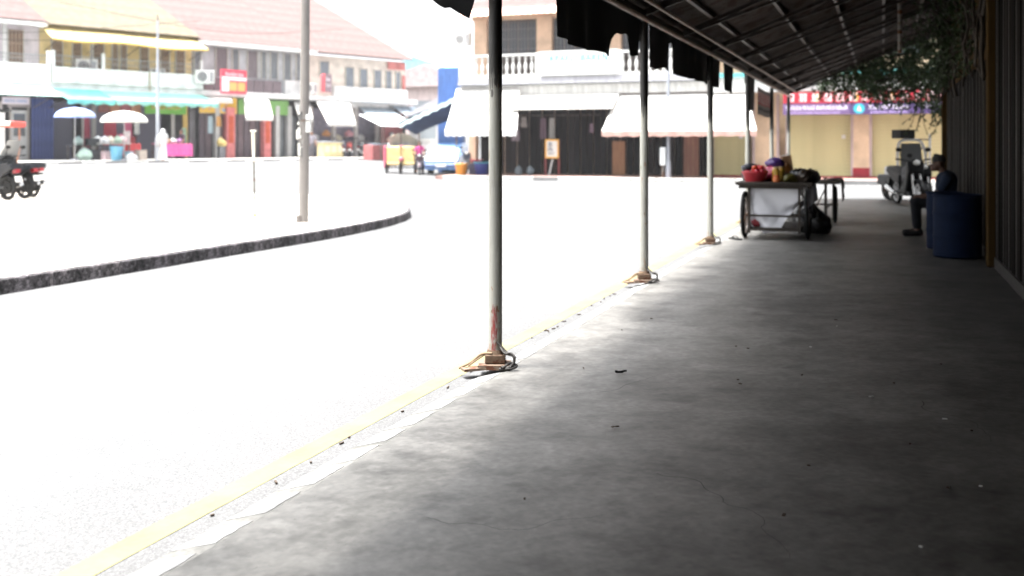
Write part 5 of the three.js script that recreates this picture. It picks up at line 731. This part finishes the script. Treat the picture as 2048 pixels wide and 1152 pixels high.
function parasol(label, pos, r, h, c) {
  const t = thing('parasol', label, 'parasol', pos, 0.3), n = 8, m = M(c, 0.85, texMottle, 1);
  obj('pole', bar([0, 0, 0], [0, h + 0.02, 0], 0.022), P([0.5, 0.5, 0.5], 0.4), t); obj('base', CY(0.16, 0.22, 0.1, 0, 0.05, 0, 18), P([0.3, 0.3, 0.32]), t);
  for (let k = 0; k < n; k++) { const a0 = k / n * 2 * PI, a1 = (k + 1) / n * 2 * PI; obj('panel', grid(6, 8, (a, b) => { const q = a0 + (a1 - a0) * a, s = 1 - 0.06 * Math.sin(a * PI) * b, rad = r * Math.sin(b * PI / 2) * s; return [rad * Math.cos(q), h - 0.52 * r * 0.95 * (1 - Math.cos(b * PI / 2)) - 0.0, rad * Math.sin(q)]; }), m, t); }
  const rb = []; for (let k = 0; k < n; k++) { const a = k / n * 2 * PI; rb.push(bar([0, h - 0.35 * r, 0], [r * 0.62 * Math.cos(a), h - 0.12 * r, r * 0.62 * Math.sin(a)], 0.008, 5)); } obj('rib', rb, mSteel, t); obj('finial', SP(0.03, 0, h + 0.03, 0), m, t);
}
parasol('pale blue parasol before the dark blue curtain', LG(2.2, 3.4), 0.96, 2.62, [0.34, 0.44, 0.78]);
parasol('larger white parasol before the hanging red goods', LG(4.35, 4.2), 1.14, 2.5, [0.72, 0.71, 0.66]);

function standing(label, pos, turn, o) {   // faces +z
  const t = thing('person', label, 'person', pos, turn), c = [], sk = o.skin || mSkin, H = o.h || 1.62, k = H / 1.7;
  const leg = o.legs || [[-0.09, 0, 0.02], [0.09, 0, -0.04]], lean = o.lean || 0;
  c.push([0, 0.92, 0, 0.135, 0, 1.1, lean * 0.3, 0.12], [0, 1.1, lean * 0.3, 0.125, 0, 1.32, lean, 0.135], [-0.14, 1.38, lean, 0.06, 0.14, 1.38, lean, 0.06], [0, 1.4, lean, 0.055, 0, 1.5, lean + 0.02, 0.05], [0, 1.6, lean + 0.03, 0.095, 0, 1.53, lean + 0.06, 0.07], [0, 1.57, lean + 0.12, 0.016, 0, 1.55, lean + 0.13, 0.018]);
  const arms = o.arms || [[-0.26, 1.12, 0.05, -0.22, 0.88, 0.2], [0.26, 1.12, 0.05, 0.22, 0.88, 0.2]];
  arms.forEach((a, i) => { const s = i ? 1 : -1; c.push([0.18 * s, 1.37, lean, 0.055, a[0], a[1], a[2] + lean, 0.042], [a[0], a[1], a[2] + lean, 0.042, a[3], a[4], a[5] + lean, 0.03]); for (let f = 0; f < 4; f++) c.push([a[3], a[4], a[5] + lean, 0.026, a[3] + (f - 1.5) * 0.02, a[4] - 0.09, a[5] + lean + 0.04, 0.01]); });
  leg.forEach((l, i) => { const s = i ? 1 : -1; c.push([0.085 * s, 0.9, 0, 0.09, l[0], 0.48, l[2] + 0.04, 0.06], [l[0], 0.48, l[2] + 0.04, 0.06, l[0], 0.09, l[2], 0.042], [l[0], 0.05, l[2], 0.04, l[0], 0.035, l[2] + 0.16, 0.03]); });
  const sc = (g) => g.scale(k, k, k);
  obj('body', sc(blend(c, 0.024, 0.03)), sk, t);
  const sh = [[0, 0.96, 0, 0.15, 0, 1.12, lean * 0.3, 0.14], [0, 1.1, lean * 0.3, 0.145, 0, 1.32, lean, 0.155], [-0.13, 1.37, lean, 0.08, 0.13, 1.37, lean, 0.08]];
  arms.forEach((a, i) => { const s = i ? 1 : -1; sh.push([0.18 * s, 1.36, lean, 0.075, a[0] * 0.8 + 0.2 * 0.18 * s, a[1] * 0.75 + 0.25 * 1.37, a[2] * 0.75 + lean, 0.065]); if (o.long) sh.push([a[0], a[1], a[2] + lean, 0.06, a[3], a[4], a[5] + lean, 0.05]); });
  obj('shirt', sc(blend(sh, 0.024, 0.03)), cloth(o.shirt), t);
  if (o.skirt) obj('skirt', sc(grid(40, 12, (a, b) => { const q = a * 2 * PI, rr1 = 0.15 + 0.06 * b + 0.02 * Math.sin(q * 5) * b; return [rr1 * Math.cos(q), 0.98 - 0.86 * b, (rr1 + 0.05 * b) * Math.sin(q)]; })), cloth(o.skirt), t);
  else { const tr = [[0, 0.93, 0, 0.14, 0, 0.9, 0, 0.14]]; leg.forEach((l, i) => { const s = i ? 1 : -1; tr.push([0.085 * s, 0.9, 0, 0.105, l[0], 0.48, l[2] + 0.04, 0.08], [l[0], 0.48, l[2] + 0.04, 0.08, l[0], 0.13, l[2], 0.065]); }); obj('trousers', sc(blend(tr, 0.024, 0.03)), cloth(o.pants || [0.03, 0.03, 0.04]), t); }
  if (o.scarf) obj('headscarf', sc(blend([[0, 1.61, lean + 0.015, 0.115, 0, 1.53, lean, 0.12], [0, 1.5, lean, 0.11, 0, 1.36, lean, 0.17]], 0.024, 0.04)), cloth(o.scarf), t);
  else if (o.hat) obj('hat', sc(LA([[0, 1.76], [0.08, 1.74], [0.11, 1.66], [0.2, 1.63], [0.2, 1.62], [0.1, 1.63]], 22, 0, 0, lean + 0.03)), cloth(o.hat), t);
  else obj('hair', sc(blend([[0, 1.635, lean + 0.01, 0.1, 0, 1.58, lean - 0.02, 0.095]], 0.02, 0.02)), mHair, t);
  return t;
}
standing('person in long white clothes and white headscarf walking past the stalls', LG(5.85, 5.3), -2.4, { shirt: [0.68, 0.68, 0.68], skirt: [0.7, 0.7, 0.7], scarf: [0.7, 0.7, 0.69], long: true, legs: [[-0.09, 0, 0.12], [0.09, 0, -0.15]] });
standing('person in dark top standing over the pink covered stall', LG(8.45, 2.7), -0.6, { shirt: [0.06, 0.035, 0.05], pants: [0.05, 0.06, 0.09], lean: 0.06, arms: [[-0.26, 1.15, 0.08, -0.12, 1.1, 0.3], [0.26, 1.12, 0.05, 0.22, 0.9, 0.2]] });
standing('person in grey seen between the round sign and utility pole, by the shop', LG(17.4, 2.3), 0.4, { shirt: [0.3, 0.28, 0.32], pants: [0.12, 0.12, 0.14] });

{ // goods before the yellow house
  const box = (label, s, o, w, h, d, c, y = 0, name = 'box') => { const t = thing(name, label, name.replace('_', ' '), LG(s, o, y), aL + (R() - 0.5) * 0.3); obj('side', RB(w, h, d, 0, h / 2, 0, 0.015), M(c, 0.8, texMottle, 2), t); obj('lid', RB(w + 0.03, 0.05, d + 0.03, 0, h + 0.02, 0, 0.01), M(c.map((q) => q * 0.75), 0.8, texMottle, 2), t); };
  const bag = (label, s, o, r, sy, c, y = 0, seed = 60) => { const b = obj('goods_bag', lump(r, 1.1, sy, 1, seed, 0, 0, 0, 0.3), P(c, 0.4)); b.position.set(...LG(s, o, y)); b.rotation.y = seed; tag(b, label, 'bag'); };
  const tub = (label, s, o, r, h, c, y = 0) => { const t = thing('tub', label, 'tub', LG(s, o, y), 0); obj('body', LA([[0, 0], [r * 0.75, 0], [r, h], [r * 0.94, h], [r * 0.7, 0.03], [0, 0.03]], 20), P(c, 0.45), t); obj('rim', fin(new THREE.TorusGeometry(r, 0.025, 6, 20).rotateX(PI / 2).translate(0, h, 0)), P(c.map((q) => q * 0.8), 0.45), t); };
  const table = (label, s, o, w, d, h, c, skirt) => { const t = thing('stall_table', label, 'table', LG(s, o), aL); obj('tabletop', RB(w, 0.05, d, 0, h, 0, 0.01), M(c, 0.8, texMottle, 1), t); for (const [x, z] of [[-1, -1], [1, -1], [-1, 1], [1, 1]]) obj('leg', B(0.05, h, 0.05, x * (w / 2 - 0.06), h / 2, z * (d / 2 - 0.06)), mSteel, t); if (skirt) obj('tablecloth', grid(30, 4, (a, b) => [(a - 0.5) * w, h - 0.02 - (h - 0.2) * b, d / 2 + 0.03 + 0.04 * Math.sin(a * 26) * b]), cloth(skirt), t); };
  table('dark stall table under the blue parasol', 3.1, 2.6, 1.6, 0.8, 0.75, [0.05, 0.06, 0.06]);
  box('black crate standing on the dark stall table', 3.45, 2.6, 0.6, 0.3, 0.4, [0.025, 0.03, 0.035], 0.78, 'crate'); bag('pale green plastic bag of goods under the dark stall table', 2.9, 2.95, 0.34, 0.9, [0.45, 0.6, 0.52], 0, 61); bag('grey green bag on the dark stall table', 2.75, 2.6, 0.22, 1, [0.28, 0.38, 0.36], 0.78, 62);
  box('dark box beneath the black crate', 3.6, 2.7, 0.6, 0.5, 0.4, [0.05, 0.05, 0.06], 0, 'carton'); box('white and pink carton beside the blue tub', 4.0, 3.1, 0.5, 0.42, 0.4, [0.6, 0.45, 0.48], 0, 'carton');
  table('white stall table heaped with bags behind the white parasol', 4.5, 2.4, 1.8, 0.9, 0.85, [0.6, 0.6, 0.58]);
  for (let i = 0; i < 5; i++) bag(['white bag at the left end of the white stall table', 'white bag second from the left on the white stall table', 'cream bag in the middle of the white stall table', 'greenish bag behind the others on the white stall table', 'pale pink bag at the right end of the white stall table'][i], 3.85 + 0.33 * i, 2.4 + 0.1 * (i % 2), 0.22, 0.85, [[0.66, 0.66, 0.66], [0.62, 0.64, 0.66], [0.65, 0.6, 0.5], [0.3, 0.4, 0.32], [0.64, 0.46, 0.48]][i], 0.88, 70 + i);
  tub('light blue tub standing left of the white parasol pole', 4.05, 4.0, 0.33, 0.72, [0.12, 0.36, 0.52]); tub('small pale blue tub beside the white parasol pole', 4.75, 3.9, 0.24, 0.45, [0.3, 0.48, 0.58]);
  bag('white bundle at the foot of the white parasol', 4.5, 4.7, 0.26, 0.8, [0.66, 0.67, 0.68], 0, 81);
  table('red covered stall table right of the white parasol', 5.4, 2.2, 1.3, 0.9, 0.85, [0.5, 0.1, 0.1], [0.5, 0.06, 0.07]);
  for (let i = 0; i < 4; i++) box(['red box stacked at the left on the red stall table', 'pink box in the middle of the red stall table', 'white box on the red stall table', 'dark red box hanging back on the red stall table'][i], 4.95 + 0.3 * i, 2.1, 0.28, 0.3 + 0.15 * (i % 3), 0.3, [[0.5, 0.06, 0.07], [0.58, 0.2, 0.28], [0.66, 0.6, 0.6], [0.25, 0.03, 0.04]][i], 0.88, 'box');
  box('cream carton on the ground right of the white parasol', 5.3, 4.1, 0.45, 0.5, 0.4, [0.64, 0.55, 0.48], 0, 'carton');
  const hg = (label, s, o, y, w, l, c) => { const t = obj('hanging_goods', grid(8, 8, (a, b) => [(a - 0.5) * w * (0.8 + 0.2 * b), -l * b, 0.05 * Math.sin(a * 7) * b]), cloth(c)); t.position.set(...L(s, o, y)); t.rotation.y = aL; tag(t, label, 'hanging goods'); };
  hg('dark red cloth hanging right of the blue parasol', 3.85, 1.2, 2.9, 0.35, 1.6, [0.3, 0.05, 0.08]); hg('red cloth hanging at the back of the red stall', 5.2, 1.0, 2.7, 0.8, 1.3, [0.42, 0.05, 0.08]); hg('pink red cloth hanging beside the street lamp', 6.2, 1.0, 2.8, 0.55, 1.5, [0.55, 0.12, 0.22]); hg('white bundle of goods hanging near the street lamp', 6.6, 1.2, 2.9, 0.3, 0.9, [0.6, 0.62, 0.6]);
  table('pink covered stall table before the green banner', 7.75, 2.8, 1.9, 0.9, 0.85, [0.55, 0.12, 0.25], [0.58, 0.09, 0.3]);
  for (let i = 0; i < 4; i++) bag(['yellow green bunch of goods on the pink stall table', 'orange goods on the pink stall table', 'white parcel on the pink stall table', 'mauve parcel at the right on the pink stall table'][i], 7.1 + 0.4 * i, 2.7, 0.18, 0.8, [[0.4, 0.45, 0.15], [0.5, 0.28, 0.1], [0.62, 0.62, 0.62], [0.4, 0.2, 0.4]][i], 0.88, 90 + i);
  for (let i = 0; i < 3; i++) hg(['blue white shirt hanging left of the red column', 'orange shirt hanging beside the blue white one', 'pale green cloth hanging by the yellow column'][i], [11.2, 11.75, 9.55][i], 1.0, [3.1, 3.1, 2.4][i], 0.34, [1.0, 0.6, 1.4][i], [[0.35, 0.45, 0.5], [0.55, 0.3, 0.1], [0.3, 0.42, 0.3]][i]);
  bag('yellow bag on a stand left of the red column', 11.6, 1.5, 0.26, 1.0, [0.55, 0.42, 0.16], 0.7, 97); box('grey stand holding the yellow bag', 11.6, 1.5, 0.35, 0.66, 0.35, [0.2, 0.2, 0.22], 0, 'stand');
  const st = thing('drink_stall', 'faded yellow stall counter right of the utility pole', 'stall', LG(18.3, 3.0), aL); obj('counter', [RB(1.5, 0.9, 0.7, 0, 0.5, 0, 0.03)], M([0.55, 0.48, 0.26], 0.8, texStreak, 0.9), st); obj('counter_top', RB(1.6, 0.06, 0.8, 0, 0.98, 0, 0.02), M([0.3, 0.32, 0.36], 0.6), st); for (let i = 0; i < 3; i++) obj('panel', B(0.4, 0.4, 0.02, -0.5 + 0.5 * i, 0.55, 0.362), M([0.62, 0.57, 0.4], 0.8, texMottle, 2), st);
  motorcycle('dark motorcycle with red leg shield parked by the cream corner house', LG(20.2, 2.5), aL + 0.9, [0.4, 0.07, 0.06]); motorcycle('dark blue motorcycle parked between the yellow counter and the red one', LG(19.4, 2.6), aL + 1.1, [0.03, 0.035, 0.06]);
  motorcycle('black motorcycle parked in front of the red shutter of the cream house', LG(21.4, 2.2), aL + 0.7, [0.02, 0.02, 0.025]);
  for (let i = 0; i < 5; i++) bag(['white bundle left on the shelf of the cream corner house', 'orange bundle at the back of the cream corner house', 'pale cream bundle in the middle of the cream corner house', 'pink bundle on the shelf of the cream corner house', 'small white bundle at the right in the cream corner house'][i], 19.6 + 0.95 * i, -0.3, 0.26, 0.9, [[0.7, 0.7, 0.72], [0.7, 0.35, 0.15], [0.72, 0.68, 0.55], [0.68, 0.35, 0.4], [0.7, 0.7, 0.7]][i], 1.05 + 0.3 * (i % 2), 110 + i);
  hg('white striped bundle leaning before the red shutter', 25.3, 0.75, 2.3, 0.4, 1.4, [0.55, 0.55, 0.58]);
  const pv = obj('pavement', grid(44, 10, (a, b) => { const p = LG(-14 + 44 * a, -0.4 + 6.7 * b); return [p[0], p[1] + 0.012, p[2]]; }), M([0.55, 0.53, 0.5], 0.9, texMottle, 0.4)); struct(pv);
  // street kerb before the stalls
  const k = thing('kerb', '', '', [0, 0, 0]); struct(k); delete k.userData.label; delete k.userData.category;
  for (let s = -6, i = 0; s < 26; s += 1.1, i++) { const p = LG(s, 6.4), m = obj('kerb_stone', RB(1.06, 0.2, 0.16, 0, 0, 0, 0.02), i % 2 ? M([0.55, 0.55, 0.53], 0.9, texMottle, 1) : M([0.16, 0.16, 0.16], 0.9, texMottle, 1), k); m.position.set(...p); m.rotation.y = aL; }
}
{ // white stall at the left edge
  const t = thing('food_stall', 'white food stall at the left edge with a red tipped flat awning', 'stall', XG(-15.1, -29.2, 0), 0.15), m = P([0.7, 0.7, 0.68], 0.5);
  obj('side_panel', [RB(0.5, 1.5, 1.4, -0.2, 1.75, 0, 0.03)], m, t); obj('cabinet', RB(0.42, 1.0, 1.4, -0.25, 0.5, 0, 0.03), P([0.1, 0.1, 0.11], 0.6), t); obj('post', B(0.1, 2.5, 0.08, 0.02, 1.25, 0.72), m, t);
  obj('awning', [RB(1.4, 0.13, 1.2, 0.1, 2.06, 0.6, 0.04)], m, t); obj('awning_tip', [RB(0.07, 0.14, 1.2, 0.83, 2.06, 0.6, 0.03)], P([0.6, 0.06, 0.04], 0.5), t); obj('awning_edge', B(1.4, 0.025, 1.22, 0.1, 1.985, 0.6), P([0.6, 0.1, 0.06], 0.5), t);
  obj('gable_board', EX([[-0.5, 2.75], [-0.3, 2.78], [0.5, 2.45], [0.62, 2.52], [0.7, 2.42], [0.45, 2.38], [-0.5, 2.62]], 0.05).translate(0, 0, 0.75), mBlack, t);
  const p = thing('thin_stick', 'thin brown stick standing between the stall and the motorcycles', 'stick', XG(-14.25, -28.8, 0), 0); obj('stick', TU([[0, 0, 0], [-0.03, 0.8, 0.02], [0.05, 1.3, 0], [0.06, 1.95, 0]], 0.022), M([0.3, 0.14, 0.09], 0.8), p); obj('foot', CY(0.04, 0.06, 0.05, 0, 0.02, 0, 12), mSteel, p);
  const a = thing('street_lamp', 'bent dark lamp arm reaching in at the upper left edge', 'street lamp', XG(-15.85, -30.2, 0), 0); obj('pole', bar([-0.5, 0, 0], [-0.5, 3.3, 0], 0.05), mSteel, a); obj('arm', TU([[-0.5, 3.2, 0], [-0.3, 3.6, 0], [0.0, 3.95, 0], [0.22, 4.02, 0], [0.3, 3.98, 0]], 0.045), P([0.18, 0.16, 0.17]), a);
}
{ // trishaw with passenger, rider in pink, blue car
  const t = thing('trishaw', 'yellow and pink trishaw seen from the front beside the rider in pink', 'trishaw', XG(-5.5, -49.8), -0.1), mY = M([0.75, 0.56, 0.24], 0.7, texMottle, 1), mPk = M([0.6, 0.13, 0.2], 0.6, texMottle, 1);
  obj('body', [RB(0.72, 0.95, 0.14, -0.32, 0.88, 0.25, 0.12), RB(0.66, 0.95, 0.14, 0.4, 0.88, 0.25, 0.12), RB(1.4, 0.12, 0.9, 0.03, 0.5, -0.1, 0.05)], mY, t); obj('side_panel', [RB(0.16, 1.1, 0.8, -0.78, 0.82, -0.1, 0.06)], mPk, t); obj('seat', [RB(1.2, 0.14, 0.6, 0, 0.62, -0.3, 0.05), RB(1.3, 0.7, 0.12, 0, 1.05, -0.62, 0.05)], M([0.62, 0.62, 0.6], 0.8), t);
  obj('hood', grid(14, 10, (a, b) => [(a - 0.5) * 1.5, 1.72 + 0.3 * Math.sin(a * PI) - 0.5 * b * b, 0.1 - 0.9 * b]), M([0.66, 0.68, 0.62], 0.9, texMottle, 1), t); obj('hood_frame', [bar([-0.75, 0.6, 0], [-0.75, 1.72, 0.1], 0.02), bar([0.75, 0.6, 0], [0.75, 1.72, 0.1], 0.02)], mSteel, t); obj('ornament', [SP(0.13, 0.05, 0.72, 0.36, 1, 1, 0.5), SP(0.08, 0.05, 1.35, 0.36, 1.3, 0.7, 0.5)], M([0.42, 0.12, 0.15], 0.6), t);
  for (const [x, z] of [[-0.72, 0.1], [0.72, 0.1], [0.06, 0.5], [0.95, -0.6]]) { const w = obj('wheel', fin(new THREE.TorusGeometry(0.26, 0.045, 8, 24).rotateY(PI / 2).translate(x, 0.3, z)), mRubber, t); obj('rim', fin(new THREE.TorusGeometry(0.2, 0.015, 6, 22).rotateY(PI / 2).translate(x, 0.3, z)), mSteel, w); }
  obj('chassis', [bar([-0.72, 0.3, 0.1], [0.72, 0.3, 0.1], 0.03), bar([0, 0.4, 0.5], [0.2, 0.4, -0.9], 0.03)], mBlack, t);
  standing('passenger in pale top and wide white hat in the trishaw', XG(-6.0, -50.6, 0.25), 0, { shirt: [0.55, 0.64, 0.62], pants: [0.2, 0.2, 0.22], hat: [0.68, 0.6, 0.5], h: 1.6 });
  standing('rider in bright pink top on a dark scooter beside the trishaw', XG(-4.58, -49.5, 0.12), 0.1, { shirt: [0.62, 0.09, 0.28], pants: [0.03, 0.03, 0.05], h: 1.5, arms: [[-0.26, 1.15, 0.1, -0.24, 1.0, 0.35], [0.26, 1.15, 0.1, 0.24, 1.0, 0.35]], legs: [[-0.16, 0, 0.15], [0.16, 0, 0.15]] });
  motorcycle('dark scooter under the rider in pink', XG(-4.58, -49.45), -PI / 2 + 0.1, [0.05, 0.02, 0.03], {});
  // car
  const c = thing('car', 'blue car parked nose out between the trishaw and the orange tub', 'car', [-2.95, 0.03, -49.6], -0.2), mC = P([0.06, 0.16, 0.36], 0.25, { clearcoat: 1 }), prof = [[-2.1, 0.32], [-2.12, 0.8], [-1.9, 0.95], [-1.2, 1.0], [-0.75, 1.36], [0.1, 1.44], [0.9, 1.3], [1.25, 0.98], [1.95, 0.82], [2.1, 0.62], [2.08, 0.3]];   // nose at +x
  const tu = (g) => g.rotateY(-PI / 2);   // nose towards +z
  obj('body', [tu(EX([[-2.1, 0.3], [-2.12, 0.75], [-1.9, 0.92], [1.25, 0.94], [1.85, 0.82], [2.06, 0.62], [2.06, 0.3]], 1.66, 0.08)), tu(EX([[-1.6, 0.9], [-0.85, 1.34], [0.1, 1.42], [0.75, 1.3], [1.3, 0.9]], 1.4, 0.1))], mC, c);
  obj('windscreen', quad([-0.66, 0.95, 1.36], [0.66, 0.95, 1.36], [0.54, 1.33, 0.86], [-0.54, 1.33, 0.86]), P([0.3, 0.36, 0.4], 0.05), c); obj('grille', RB(0.7, 0.14, 0.06, 0, 0.62, 2.1, 0.03), P([0.05, 0.05, 0.06], 0.4), c); obj('bumper', RB(1.64, 0.2, 0.14, 0, 0.4, 2.1, 0.06), P([0.05, 0.09, 0.2], 0.4), c); obj('number_plate', B(0.5, 0.13, 0.02, 0, 0.42, 2.19), P([0.6, 0.6, 0.6]), c);
  for (const s of [-1, 1]) { obj('headlight', SP(0.15, 0.58 * s, 0.68, 2.0, 1.35, 0.75, 0.6), P([0.72, 0.74, 0.75], 0.1), c); obj('wing_mirror', RB(0.2, 0.12, 0.1, 0.92 * s, 0.98, 1.0, 0.04), mC, c); }
  for (const x of [-0.74, 0.74]) for (const z of [-1.3, 1.3]) { const w = obj('wheel', fin(new THREE.CylinderGeometry(0.3, 0.3, 0.2, 24).rotateZ(PI / 2).translate(x, 0.3, z)), mRubber, c); obj('rim', fin(new THREE.CylinderGeometry(0.18, 0.18, 0.21, 16).rotateZ(PI / 2).translate(x, 0.3, z)), mSteel, w); }
  motorcycle('black motorcycle standing upright between the blue car and the salmon pillar', XG(-1.95, -45.6, 0.16), -PI / 2 - 0.2, [0.02, 0.03, 0.05], { dark: true });
  // the lane behind
  const tb = thing('tall_blue_hoarding', 'tall blue metal hoarding beside the salmon building at the lane', 'hoarding', W(47, -20.75, 0), aW); obj('panel', [RB(1.4, 5.4, 0.2, 0, 2.7, 0, 0.03)], M([0.05, 0.13, 0.36], 0.7, texStreak, 0.6), tb); obj('post', B(0.14, 5.6, 0.14, 0.75, 2.8, 0.1), M([0.1, 0.16, 0.3], 0.7), tb);
  const da = thing('awning', 'dark blue tarpaulin lean-to behind the blue car', 'awning', W(45.5, -20.2, 0), aW); obj('sheet', [grid(12, 8, (a, b) => [-2.4 + 3.4 * a, 1.95 + 1.3 * a + 0.55 * b + 0.05 * Math.sin(a * 6), -1.2 + 2.2 * b])], M([0.03, 0.06, 0.14], 0.8, texMottle, 0.8), da); obj('fringe', grid(40, 2, (a, b) => [-2.2 + 3 * a, 2.5 + 1.25 * a - 0.22 * b - 0.03 * Math.sin(a * 40), 1.02]), M([0.5, 0.62, 0.62], 0.9), da); for (const x of [-2.2, 0.8]) obj('post', bar([x, 0, 0.9], [x, 2.0 + 0.38 * (x + 2.2), 0.9], 0.04), mSteel, da);
  const far = (label, u, v, w, h, d, c, roofC, name = 'far_house') => { const f = thing(name, label, 'house', W(u, v, 0), aW); obj('wall', B(w, h, d, 0, h / 2, 0), plaster(c), f); obj('roof', EX([[-w / 2 - 0.3, h], [0, h + 1.8], [w / 2 + 0.3, h]], d + 0.6), M(roofC, 0.9, texMottle, 0.6), f); for (let i = 0; i < 3; i++) { const wi = obj('window', B(w * 0.16, 1.2, 0.06, w * (-0.3 + 0.3 * i), h * 0.72, d / 2 + 0.02), P([0.25, 0.28, 0.3]), f); obj('sill', B(w * 0.2, 0.08, 0.14, w * (-0.3 + 0.3 * i), h * 0.72 - 0.66, d / 2 + 0.05), plaster([0.6, 0.6, 0.58]), wi); } };
  far('pale pink house with low gable closing the lane', 78, -35, 13, 6.2, 8, [0.62, 0.52, 0.5], [0.5, 0.42, 0.42]); far('distant house with pale teal gable roof', 105, -49, 10, 9.5, 8, [0.6, 0.6, 0.58], [0.25, 0.5, 0.55]);
  far('low white house behind the dark blue tarpaulin', 64, -26.5, 7, 3.4, 6, [0.62, 0.62, 0.62], [0.4, 0.38, 0.4]);
  for (let i = 0; i < 3; i++) { const q = thing('lean_to_stall', ['white canvas stall roof in the lane nearest the trishaw', 'pale blue canvas stall roof further up the lane', 'grey canvas stall roof deepest in the lane'][i], 'stall', XG(-7.4 - 0.6 * i, -60 - 6 * i), 0.9); obj('canvas', grid(10, 6, (a, b) => [(a - 0.5) * 3.4, 2.7 - 0.7 * b, -0.8 + 1.9 * b]), M([[0.62, 0.63, 0.64], [0.34, 0.44, 0.52], [0.4, 0.42, 0.45]][i], 0.9, texMottle, 1), q); for (const x of [-1.6, 1.6]) obj('post', bar([x, 0, 1], [x, 2.0, 1], 0.03), mSteel, q); obj('counter', RB(3, 0.9, 0.8, 0, 0.45, -0.2, 0.03), M([[0.4, 0.12, 0.12], [0.2, 0.26, 0.32], [0.25, 0.22, 0.2]][i], 0.8, texMottle, 1), q); }
}
{ // overhead wires between the old houses
  const w = obj('overhead_wires', [TU([L(-9, 1.8, 6.9), L(0, 1.9, 6.55), L(8, 2, 7.5)], 0.012, 30, 4), TU([L(-9, 1.9, 6.2), L(0, 2, 6.9), L(10, 2, 8.4)], 0.012, 30, 4), TU([L(2, 2, 8.6), L(12, 2, 7.9), L(20, 2, 8.8)], 0.012, 30, 4)], mBlack); tag(w, 'thin sagging wires strung before the upper floors of the old houses', 'wires');
}
renderer.render(scene, camera);
